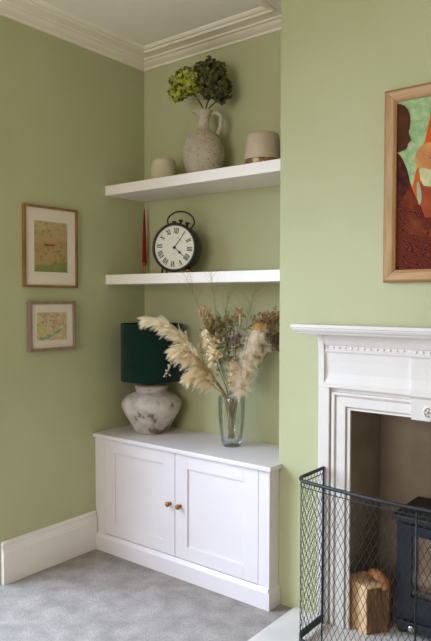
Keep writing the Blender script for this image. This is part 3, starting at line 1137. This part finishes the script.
MB().lathe([(0, 0), (0.074, 0), (0.081, .007), (0.0845, .022), (0.0845, .031), (0.0840, .038), (0.080, .030), (0, .027)], 60,
           wob=lambda a, z: 0.006 * math.sin(5 * a) * (z > .02)).build('dipped_base', M_raw, pot2, smooth=True)

# ------------------------------------------------------------------ lower shelf: candle and clock
cd = thing('candlestick', 'slim brass candlestick on the lower shelf near the corner', 'candlestick', (0.041, -0.043, SZ2))
MB().lathe([(0, 0), (0.030, 0), (0.031, .003), (0.028, .006), (0.012, .009), (0.007, .014), (0.006, .03), (0.0085, .036), (0.0065, .042), (0.007, .055), (0.0115, .066), (0.0125, .072), (0.0100, .074), (0.0100, .060), (0, .060)], 24).build('stick', M_brass, cd, smooth=True)
cn = MB().lathe([(0, 0), (0.0097, 0), (0.0125, .016), (0.0122, .03), (0.0098, .14), (0.0058, .26), (0.0026, .305), (0.0008, .312), (0, .312)], 20).build('taper_candle', mat('deep_red_wax', (128, 0, 10), (138, 2, 14), 8, .6, spec=.2), None, smooth=True)
cn.location = (0.041, -0.043, SZ2 + .0605)
tag(cn, 'tall tapering deep red candle standing in the brass candlestick', 'candle')

CK = Vector((0.388, -0.165, SZ2))
ck = thing('alarm_clock', 'vintage black round alarm clock with roman numerals and top handle', 'clock', tuple(CK), rotz=math.radians(16))
M_cblk = mat('clock_black_enamel', (34, 30, 27), (44, 38, 33), 20, .42, metal=.3)
M_dial = mat('clock_dial_paper', (216, 210, 192), (224, 218, 202), 6, .55, c3=(204, 194, 170), lo3=.58, hi3=.75, scale3=14)
M_ink = mat('clock_black_ink', (26, 25, 26), None, rough=.6)
CZ_, CR = 0.131, 0.1095
ROLLC = math.radians(-7.0)
CS = 1.115


def cl(u, v, d):
    """dial coordinates (u right, v up, d out of the face) to the clock's own space"""
    c, s = math.cos(ROLLC), math.sin(ROLLC)
    u, v, d = u * CS, v * CS, d * CS
    return (u * c - v * s, -d, CZ_ + u * s + v * c)


def clathe(prof, name, m, smooth=True, seg=48):
    mb = MB().lathe(prof, seg)
    mb.v = [cl(x, y, z) for x, y, z in mb.v]
    return mb.build(name, m, ck, smooth=smooth)


clathe([(0, -.062), (0.085, -.060), (0.098, -.054), (0.103, -.044), (0.105, 0.020), (0.104, 0.0225), (0, 0.0225)], 'case', M_cblk)
clathe([(0.0985, 0.020), (CR, 0.020), (CR + .001, .026), (CR - .003, .032), (0.1005, .033), (0.0975, .029), (0.0975, .020)], 'bezel', M_cblk)
clathe([(0, .0226), (0.0985, .0226), (0.0985, .0240), (0, .0240)], 'dial', M_dial, False)
num = MB()


def stroke(mb, x0, y0, x1, y1, w, ang, rad, d=.0243):
    dx, dy = x1 - x0, y1 - y0
    L = math.hypot(dx, dy)
    nx, ny = -dy / L * w / 2, dx / L * w / 2
    q = [(x0 + nx, y0 + ny), (x1 + nx, y1 + ny), (x1 - nx, y1 - ny), (x0 - nx, y0 - ny)]
    out = []
    for (x, y) in q:
        yy = y + rad
        # numeral stands radially, its top towards the rim
        X = x * math.cos(-ang) - yy * math.sin(-ang)
        Y = x * math.sin(-ang) + yy * math.cos(-ang)
        out.append(cl(X, Y, d))
    for (x, y) in q:
        yy = y + rad
        X = x * math.cos(-ang) - yy * math.sin(-ang)
        Y = x * math.sin(-ang) + yy * math.cos(-ang)
        out.append(cl(X, Y, d - .0004))
    mb.add(out, [(0, 1, 2, 3), (7, 6, 5, 4), (0, 4, 5, 1), (1, 5, 6, 2), (2, 6, 7, 3), (3, 7, 4, 0)])


ROM = ['XII', 'I', 'II', 'III', 'IIII', 'V', 'VI', 'VII', 'VIII', 'IX', 'X', 'XI']
hN = 0.0130
for k, s_ in enumerate(ROM):
    ang = 2 * PI * k / 12
    wd = {'I': .0068, 'V': .0118, 'X': .0125}
    tot = sum(wd[c] for c in s_)
    x = -tot / 2
    mbn = MB()
    for c in s_:
        w_ = wd[c]
        xm = x + w_ / 2
        if c == 'I':
            stroke(mbn, xm, -hN, xm, hN, .0042, ang, .0745)
        elif c == 'V':
            stroke(mbn, x + .001, hN, xm, -hN, .0042, ang, .0745)
            stroke(mbn, x + w_ - .001, hN, xm, -hN, .0024, ang, .0745)
        else:
            stroke(mbn, x + .001, hN, x + w_ - .001, -hN, .0042, ang, .0745)
            stroke(mbn, x + w_ - .001, hN, x + .001, -hN, .0024, ang, .0745)
        x += w_
    mbn.build('numeral', M_ink, ck)
trk = MB()
for k in range(60):
    stroke(trk, 0, -.0012, 0, .0012, .0008 if k % 5 else .002, 2 * PI * k / 60, .0925)
# the faint arched lettering and the small mark below the centre, too fine to read
for k in range(15):
    if k in (6, 7):
        continue
    stroke(trk, 0, -.0022, 0, .0022, .0016, math.radians(-48 + 96 * k / 14), .044)
for k in range(6):
    stroke(trk, -.010 + .004 * k, -.0012, -.010 + .004 * k, .0012, .0016, 0, -.029)
tag(trk.build('dial_print', mat('clock_grey_ink', (120, 116, 106), None, rough=.6), ck), kind='stuff')


def hand(name, ang, segs, d):
    mb = MB()
    for (r0, r1, w0, w1) in segs:
        pts = []
        for dd_ in (d, d - .0008):
            for (x, y) in ((-w0 / 2, r0), (w0 / 2, r0), (w1 / 2, r1), (-w1 / 2, r1)):
                X = x * math.cos(-ang) - y * math.sin(-ang)
                Y = x * math.sin(-ang) + y * math.cos(-ang)
                pts.append(cl(X, Y, dd_))
        mb.add(pts, [(0, 1, 2, 3), (7, 6, 5, 4), (0, 4, 5, 1), (1, 5, 6, 2), (2, 6, 7, 3), (3, 7, 4, 0)])
    mb.build(name, M_ink, ck)


hand('minute_hand', math.radians(32), [(-.008, .035, .0032, .0036), (.035, .066, .0036, .0020)], .0272)
hand('hour_hand', math.radians(124), [(0, .024, .0036, .0034), (.024, .034, .0034, .0125), (.034, .044, .0125, .003), (.044, .082, .003, .002)], .0258)
clathe([(0, .0242), (.0062, .0242), (.0058, .029), (0, .030)], 'hand_boss', M_ink, seg=16)
hpts = [cl(0.060 * math.cos(a) * (1.05 if abs(math.cos(a)) > .8 else 1), 0.117 + 0.046 * math.sin(a), -.012) for a in [math.radians(-14 + 208 * i / 28) for i in range(29)]]
hd = [cl(-.052, .094, -.012)] 
MB().tube(smooth_path([cl(.052, .090, -.012), cl(.064, .108, -.012)] + [cl(.068 * math.cos(a), .114 + .050 * math.sin(a), -.012) for a in [math.radians(8 + 164 * i / 12) for i in range(13)]] + [cl(-.064, .108, -.012), cl(-.052, .090, -.012)], 44), .0042, 8).build('handle', M_cblk, ck, smooth=True)
for u_ in (-.033, 0.0, .033):
    tp = math.sqrt(CR ** 2 - u_ ** 2) - .006
    kn = MB().lathe([(0, 0), (.0045, 0), (.0045, .009), (.0095, .012), (.0105, .016), (.0095, .020), (0, .021)], 14)
    kn.v = [cl(u_ + x, tp + z + (.004 if u_ == 0 else 0), -.012 + y) for x, y, z in kn.v]
    kn.build('finial', M_cblk, ck, smooth=True)
for (u_, d_) in ((-.066, .010), (.066, .010), (.066, -.034), (-.066, -.034)):
    base = math.sqrt(.103 ** 2 - .060 ** 2)
    a_ = cl(u_ * .85, -base * .97, d_)
    foot = (u_ * 1.16, -d_ * 1.1, .0055)
    MB().tube([a_, ((a_[0] + foot[0]) / 2, (a_[1] + foot[1]) / 2, (a_[2] + foot[2]) / 2), foot], [.0062, .0055, .0050], 8).build('leg', M_cblk if u_ < 0 else M_brass, ck, smooth=True)

# ------------------------------------------------------------------ lamp
LX, LY = 0.215, -0.170
lamp = thing('table_lamp', 'urn shaped whitewashed stone lamp with dark green velvet drum shade', 'lamp', (LX, LY, CT))
M_urn = mat('whitewashed_urn', (204, 192, 182), (168, 154, 146), 18, .85, bump=.5, bump_scale=45, c3=(112, 88, 84), lo3=.60, hi3=.68, scale3=18, detail=6, bump_dist=.008)
MB().lathe([(0, 0), (0.074, 0), (0.082, .004), (0.088, .012), (0.112, .055), (0.138, .098), (0.152, .128), (0.1555, .150), (0.151, .168), (0.136, .186), (0.110, .202), (0.086, .210), (0.079, .214), (0.078, .222),
            (0.083, .230), (0.086, .238), (0.083, .245), (0.070, .248), (0, .248)], 48).build('urn_base', M_urn, lamp, smooth=True)
MB().lathe([(0, .248), (.02, .248), (.02, .262), (.008, .266), (.008, .40), (.016, .402), (.016, .44), (0, .44)], 16).build('lamp_holder', M_brass, lamp, smooth=True)
M_velvet = mat('green_velvet', (4, 30, 22), (7, 38, 28), 14, .9, sheen=.12, bump=.05, bump_scale=300, spec=.15)
SB, STP = 0.272, 0.566
sh = MB().lathe([(0.158, SB), (0.158, STP), (0.1555, STP), (0.1555, SB)], 56, close=True).build('lamp_shade', M_velvet, lamp, smooth=False)
rg = MB()
for k in range(3):
    a = 2 * PI * k / 3
    rg.tube([(.016 * math.cos(a), .016 * math.sin(a), .42), (.155 * math.cos(a), .155 * math.sin(a), SB + .14)], .0018, 6)
rg.build('shade_spider', M_brass, lamp)

# ------------------------------------------------------------------ glass vase
VX, VY = 0.732, -0.162
vz = CT
vase = MB().lathe([(0, 0), (0.040, 0), (0.044, .003), (0.050, .030), (0.058, .090), (0.0625, .150), (0.0640, .195), (0.0635, .232), (0.0625, .236), (0.0605, .234), (0.0610, .195), (0.0595, .150), (0.055, .090), (0.047, .034), (0.040, .018), (0, .015)], 48).build(
    'glass_vase', glass_mat('clear_vase_glass', (0.975, 0.99, 0.985, 1), 0.95, fmax=0.55), None, smooth=True)
vase.location = (VX, VY, vz)
tag(vase, 'clear tapered glass vase full of dried stems on the cupboard', 'vase')

# ------------------------------------------------------------------ dried bouquet
STEMS = {
    'pampasA': [(0.732, -0.15, 0.647), (0.714, -0.182, 0.826), (0.669, -0.263, 0.948), (0.643, -0.318, 1.03), (0.596, -0.376, 1.128), (0.541, -0.43, 1.183), (0.479, -0.478, 1.201)],
    'pampasB': [(0.723, -0.17, 0.64), (0.726, -0.198, 0.829), (0.71, -0.246, 0.903), (0.689, -0.309, 0.977), (0.657, -0.37, 1.039), (0.606, -0.422, 1.067)],
    'pampasC': [(0.736, -0.172, 0.646), (0.725, -0.212, 0.83), (0.719, -0.265, 0.887), (0.704, -0.313, 0.928), (0.671, -0.351, 0.947), (0.649, -0.381, 0.944)],
    'fluffA': [(0.711, -0.154, 0.635), (0.763, -0.169, 0.834), (0.799, -0.188, 0.895), (0.836, -0.192, 1.009), (0.874, -0.183, 1.111), (0.898, -0.162, 1.166)],
    'fluffB': [(0.717, -0.138, 0.628), (0.752, -0.139, 0.829), (0.79, -0.143, 0.918), (0.849, -0.13, 1.024), (0.902, -0.111, 1.081)],
    'larkA': [(0.763, -0.177, 0.646), (0.76, -0.235, 0.841), (0.771, -0.309, 0.978), (0.756, -0.342, 1.061), (0.744, -0.362, 1.128)],
    'larkB': [(0.737, -0.197, 0.641), (0.77, -0.226, 0.841), (0.802, -0.261, 0.94), (0.816, -0.272, 1.014)],
    'brownA': [(0.724, -0.131, 0.638), (0.711, -0.146, 0.826), (0.679, -0.199, 1.057), (0.652, -0.241, 1.175), (0.643, -0.245, 1.236)],
    'brownB': [(0.707, -0.132, 0.631), (0.716, -0.13, 0.824), (0.734, -0.131, 1.055), (0.75, -0.138, 1.175), (0.749, -0.137, 1.227)],
    'brownC': [(0.709, -0.143, 0.633), (0.733, -0.129, 0.826), (0.824, -0.111, 1.059), (0.877, -0.09, 1.163), (0.883, -0.083, 1.214)],
    'brownD': [(0.715, -0.151, 0.64), (0.752, -0.139, 0.829), (0.871, -0.114, 1.005), (0.921, -0.097, 1.081), (0.936, -0.096, 1.119)],
    'brownE': [(0.715, -0.151, 0.64), (0.752, -0.139, 0.829), (0.85, -0.115, 1.06), (0.909, -0.089, 1.173), (0.932, -0.082, 1.21)],
    'stat': [(0.734, -0.161, 0.635), (0.751, -0.177, 0.834), (0.785, -0.208, 0.993), (0.798, -0.219, 1.087), (0.797, -0.217, 1.128)],
    'statL': [(0.748, -0.163, 0.642), (0.74, -0.224, 0.838), (0.738, -0.347, 0.979), (0.705, -0.433, 1.064), (0.674, -0.484, 1.048), (0.648, -0.521, 0.97)],
    'leaf': [(0.719, -0.148, 0.635), (0.763, -0.169, 0.834), (0.834, -0.205, 1.042), (0.873, -0.214, 1.149), (0.923, -0.192, 1.186)],
    'arch': [(0.744, -0.166, 0.642), (0.744, -0.222, 0.838), (0.719, -0.324, 0.967), (0.705, -0.357, 1.059), (0.713, -0.36, 1.131), (0.734, -0.343, 1.167)],
    'tan': [(0.736, -0.172, 0.642), (0.755, -0.175, 0.834), (0.792, -0.186, 1.062), (0.798, -0.187, 1.233)],
    'wispA': [(0.744, -0.166, 0.642), (0.749, -0.205, 0.837), (0.73, -0.309, 1.112), (0.708, -0.396, 1.293), (0.69, -0.456, 1.407)],
    'wispB': [(0.744, -0.166, 0.642), (0.756, -0.199, 0.837), (0.759, -0.287, 1.112), (0.771, -0.346, 1.293), (0.779, -0.385, 1.415)],
    'wispC': [(0.736, -0.172, 0.642), (0.767, -0.191, 0.837), (0.824, -0.199, 1.087), (0.853, -0.194, 1.239), (0.878, -0.183, 1.338)],
    'wispD': [(0.736, -0.172, 0.642), (0.76, -0.196, 0.837), (0.77, -0.241, 1.087), (0.771, -0.259, 1.238), (0.789, -0.253, 1.329)],
    'fillA': [(0.728, -0.153, 0.637), (0.715, -0.168, 0.829), (0.687, -0.195, 1.01), (0.669, -0.217, 1.128), (0.666, -0.23, 1.171)],
    'fillB': [(0.728, -0.153, 0.637), (0.724, -0.148, 0.827), (0.721, -0.169, 1.01), (0.713, -0.182, 1.128), (0.71, -0.194, 1.19)],
    'fillC': [(0.725, -0.156, 0.637), (0.745, -0.145, 0.829), (0.816, -0.132, 1.013), (0.854, -0.122, 1.131), (0.873, -0.117, 1.191)],
}


FORWARD = {'fluffA': 0.055, 'leaf': 0.05}     # these two lean out in front of the rest


def stem_path(key, n=30):
    P = []
    for (x, y, z) in STEMS[key]:
        if z < 0.87:
            lim = 0.030 if z < 0.7 else 0.048
            d = Vector((x - VX, y - VY))
            if d.length > lim:
                d = d.normalized() * lim
            P.append((VX + d.x, VY + d.y, z))
        else:
            f = FORWARD.get(key, 0.0)
            P.append((x + 0.6 * f, y - 0.8 * f, z))
    return smooth_path(P, n)


GRP = 'dried stems in the glass vase'
M_stalk = mat('dry_straw_stalk', (164, 134, 84), (132, 110, 64), 18, .8)
M_stalkg = mat('dry_green_stalk', (110, 112, 66), (92, 90, 52), 18, .8)
M_pampas = leafy(mat('pampas_cream', (250, 238, 212), (253, 245, 226), 30, .9, spec=.1), .6)
M_pampasd = leafy(mat('pampas_gold', (247, 232, 200), (251, 240, 214), 30, .9, spec=.1), .6)
M_fluff = leafy(mat('fluffy_pale_plume', (252, 240, 222), (254, 246, 234), 30, .9, spec=.1), .65)


def local(P):
    L = P[0].copy()
    return L, [p - L for p in P]


def plant(name, label, key, stalk_m, r0=.0022, r1=.0012, cat='dried flower'):
    P = stem_path(key)
    L, Q = local(P)
    t = thing(name, label, cat, tuple(L), group=GRP)
    n = len(Q)
    MB().tube(Q, [r0 + (r1 - r0) * i / (n - 1) for i in range(n)], 6).build('stalk', stalk_m, t, smooth=True)
    return t, Q


def pick(Q, t):
    f = t * (len(Q) - 1)
    i = min(int(f), len(Q) - 2)
    p = Q[i].lerp(Q[i + 1], f - i)
    return p, (Q[i + 1] - Q[i]).normalized()


def plume(name, label, key, m, seed, t0, ntuft, per, ln, spread, grav, width=.0008, taper=0.45, curl=.14, loose=.010):
    """a stalk whose upper part carries tufts; each tuft is a bundle of fine fibres that run to a common tip"""
    r = random.Random(seed)
    t, Q = plant(name, label, key, M_stalk, .0024, .0014, 'dried grass')
    mb = MB()
    for k in range(ntuft):
        u = (k + r.random()) / ntuft
        tt = t0 + (1 - t0) * u
        p, T = pick(Q, min(.999, tt))
        prof = math.sin(PI * min(1, .14 + .86 * u ** .8)) ** .6
        L_ = ln * (taper + (1 - taper) * prof) * r.uniform(.6, 1.15)
        v = (T + rand_unit(r) * spread).normalized()
        steps = 6
        ax = [p]
        for s in range(steps):
            v = (v + Vector((0, 0, -grav)) * .5 + rand_unit(r) * curl).normalized()
            ax.append(ax[-1] + v * (L_ / steps))
        for q in range(per):
            w = rand_unit(r) * loose * r.uniform(.2, 1.2)
            w2 = rand_unit(r) * loose * .45
            n0 = r.choice((0, 0, 1, 2))
            n1 = r.choice((4, 5, 6, 6))
            pts = []
            for i in range(n0, n1 + 1):
                f = i / steps
                pts.append(ax[i] + w * math.sin(PI * min(1, f * .95 + .04)) + w2 * f)
            side = v.cross(rand_unit(r)).normalized()
            mb.ribbon(pts, width * r.uniform(.7, 1.3), side)
    o = mb.build('plume', m, t, fix=False)
    o['kind'] = 'stuff'
    return t


plume('pampas_stem', 'cream pampas plume arching highest over the green lamp shade', 'pampasA', M_pampas, 1, .40, 150, 26, .086, .58, .32, .0009, loose=.010, curl=.10)
plume('pampas_stem', 'golden pampas plume leaning out beneath the highest plume, before the lamp shade', 'pampasB', M_pampasd, 2, .40, 130, 24, .100, .60, .36, .0009, loose=.010, curl=.10)
plume('pampas_stem', 'short pampas plume hanging lowest over the glass vase rim', 'pampasC', M_pampasd, 3, .42, 80, 22, .080, .65, .36, .0009, loose=.010, curl=.10)
plume('feather_grass_stem', 'large fluffy ivory plume standing up from the glass vase', 'fluffA', M_fluff, 5, .32, 230, 22, .066, 1.9, .05, .0010, taper=.45, curl=.45, loose=.013)
plume('feather_grass_stem', 'smaller fluffy ivory plume tucked behind the large ivory plume', 'fluffB', M_fluff, 6, .48, 90, 20, .052, 1.7, .08, .0010, taper=.5, curl=.45, loose=.012)


def spray(name, label, key, stalk_m, bud_m, seed, t0, nb_, blen, bud, nper, spread, cat='dried flower', up_=.25, tw=.0007, petals=False, r0=.0019, r1=.0010):
    """stalk with side branches that end in clusters of buds"""
    r = random.Random(seed)
    t, Q = plant(name, label, key, stalk_m, r0, r1, cat)
    br, bd = MB(), MB()
    for k in range(nb_):
        u = k / max(1, nb_ - 1)
        p, T = pick(Q, min(.999, t0 + (1 - t0) * u))
        d = (T * .6 + rand_unit(r) * spread + Vector((0, 0, up_))).normalized()
        L_ = blen * r.uniform(.5, 1.1) * (1 - .35 * u)
        mid = p + d * L_ * .5 + rand_unit(r) * L_ * .08
        e_ = p + d * L_ + rand_unit(r) * L_ * .12
        br.tube([p, mid, e_], [tw * 1.4, tw, tw * .7], 4)
        for q in range(nper):
            c = e_ + rand_unit(r) * bud * r.uniform(.2, 2.3)
            s = bud * r.uniform(.6, 1.25)
            if petals:
                nrm = rand_unit(r)
                e1 = nrm.orthogonal().normalized()
                e2 = nrm.cross(e1)
                for w in range(5):
                    a = w * 2 * PI / 5
                    dd_ = e1 * math.cos(a) + e2 * math.sin(a)
                    ww = e2 * math.cos(a) - e1 * math.sin(a)
                    bd.add([c, c + dd_ * s * .6 + ww * s * .4 + nrm * s * .1, c + dd_ * s * 1.2 + nrm * s * .45, c + dd_ * s * .6 - ww * s * .4 + nrm * s * .1], [(0, 1, 2, 3)])
            else:
                ax = rand_unit(r)
                o1 = ax.orthogonal().normalized()
                o2 = ax.cross(o1)
                bd.add([c + ax * s, c - ax * s * .8, c + o1 * s * .7, c - o1 * s * .7, c + o2 * s * .7, c - o2 * s * .7],
                       [(0, 2, 4), (0, 4, 3), (0, 3, 5), (0, 5, 2), (1, 4, 2), (1, 3, 4), (1, 5, 3), (1, 2, 5)])
    o = br.build('branches', stalk_m, t, fix=False)
    o['kind'] = 'stuff'
    if bd.v:
        o = bd.build('blossom', bud_m, t, fix=False)
        o['kind'] = 'stuff'
    return t


M_lark = leafy(mat('cream_blossom', (240, 220, 178), (248, 234, 202), 40, .85), .35)
M_brown = leafy(mat('brown_seedhead', (200, 164, 118), (164, 128, 88), 30, .9), .3)
M_brownd = leafy(mat('dark_brown_seedhead', (134, 104, 78), (98, 74, 56), 30, .9), .25)
M_beige = leafy(mat('beige_seedhead', (230, 200, 156), (206, 172, 126), 30, .9), .3)
M_stat = leafy(mat('dusty_purple_statice', (168, 140, 128), (138, 112, 108), 40, .9), .25)
M_olive = leafy(mat('olive_dry_leaf', (196, 176, 120), (168, 148, 96), 30, .9), .4)
M_twig = leafy(mat('fine_twig', (158, 140, 96), (140, 122, 80), 30, .9), .3)
spray('larkspur_stem', 'taller cream blossom spike at the middle of the bouquet', 'larkA', M_stalkg, M_lark, 21, .56, 38, .036, .0088, 6, 1.1, petals=True)
spray('larkspur_stem', 'short cream blossom spike just above the glass vase rim', 'larkB', M_stalkg, M_lark, 22, .45, 22, .020, .0080, 6, 1.0, petals=True)
spray('seedhead_stem', 'beige seedhead cluster rising beside the highest pampas plume', 'brownA', M_stalk, M_beige, 31, .64, 40, .050, .0062, 8, 1.2)
spray('seedhead_stem', 'beige and brown seedhead cluster at the top centre of the bouquet', 'brownB', M_stalk, M_beige, 32, .74, 30, .050, .0056, 8, 1.3)
spray('seedhead_stem', 'tan seedhead cluster above the large fluffy ivory plume', 'brownC', M_stalk, M_beige, 33, .66, 44, .056, .0056, 8, 1.3)
spray('seedhead_stem', 'dark brown seedhead cluster beside the alcove end wall', 'brownD', M_stalk, M_brownd, 34, .66, 30, .044, .0064, 9, 1.2)
spray('seedhead_stem', 'light brown branching seedhead reaching towards the alcove end wall', 'brownE', M_stalk, M_brown, 35, .56, 56, .062, .0056, 8, 1.2)
spray('statice_stem', 'dusty purple statice sprig beside the large fluffy ivory plume', 'stat', M_stalkg, M_stat, 41, .70, 20, .032, .0058, 9, 1.2)
spray('statice_stem', 'dusty purple trailing sprig hanging down before the green lamp shade', 'statL', M_twig, mat('pale_mauve_buds', (190, 152, 146), (222, 198, 176), 60, .9), 42, .50, 30, .022, .0042, 4, 1.0, up_=-.05)
spray('grass_stem', 'airy olive brown grass spray behind the cream blossom spike', 'fillA', M_twig, M_olive, 51, .44, 150, .078, .0038, 9, 1.0)
spray('grass_stem', 'airy olive brown grass spray in the very centre of bouquet', 'fillB', M_twig, M_olive, 52, .42, 170, .080, .0038, 9, 1.0)
spray('grass_stem', 'airy olive brown grass spray behind the large fluffy ivory plume', 'fillC', M_twig, M_brown, 53, .46, 150, .078, .0040, 9, 1.0)
for key, sd, lb in (('wispA', 61, 'wispy fine grass rising in front of the clock shelf towards the clock'),
                    ('wispB', 62, 'wispy fine grass standing straight up in front of clock shelf edge'),
                    ('wispC', 63, 'wispy fine grass above the yellow leaf stopping short of the shelf'),
                    ('wispD', 64, 'wispy fine grass in the middle that stops just below the shelf')):
    spray('wispy_grass', lb, key, M_twig, M_twig, sd, .62, 34, .085, .0013, 3, .9, cat='dried grass', up_=.5, tw=.00032, r0=.0011, r1=.0004)
# leaf, arching stem and one plain upright stalk
t, Q = plant('leafy_stem', 'single mustard yellow leaf on a stalk above the ivory plume', 'leaf', M_stalk)
tip = Q[-1]
T = (Q[-1] - Q[-4]).normalized()
sd = T.cross(Vector((0.57, -0.72, 0.3))).normalized()
nm = sd.cross(T)
lf = MB()
vs4 = []
NL = 10
for i in range(NL + 1):
    s = i / NL
    w = .016 * math.sin(PI * min(1, .06 + .94 * s)) ** .8
    c = tip + T * (-.048 + .062 * s) + nm * (.010 * math.sin(PI * s)) - Vector((0, 0, .012 * s * s))
    vs4 += [c + sd * w + nm * .003, c + nm * -.001, c - sd * w + nm * .003]
fs4 = []
for i in range(NL):
    for j in (0, 1):
        fs4.append((3 * i + j, 3 * i + j + 1, 3 * i + j + 4, 3 * i + j + 3))
lf.add(vs4, fs4).build('leaf', mat('mustard_leaf', (176, 128, 34), (150, 106, 30), 40, .7), t, smooth=True, fix=False)
t, Q = plant('bent_grass_stem', 'thin straw stalk bending over beside the cream blossom spike', 'arch', M_stalk, .0026, .0020, 'dried grass')
t, Q = plant('upright_stalk', 'thin straight tan stalk with slim seed spike in bouquet centre', 'tan', M_stalk, .0022, .0020, 'dried grass')
sp = MB()
sp.tube([Q[-1] - Vector((0, 0, .06)), Q[-1] - Vector((0, 0, .02)), Q[-1]], [.003, .0042, .002], 8)
sp.build('seed_spike', M_pampasd, t, smooth=True)
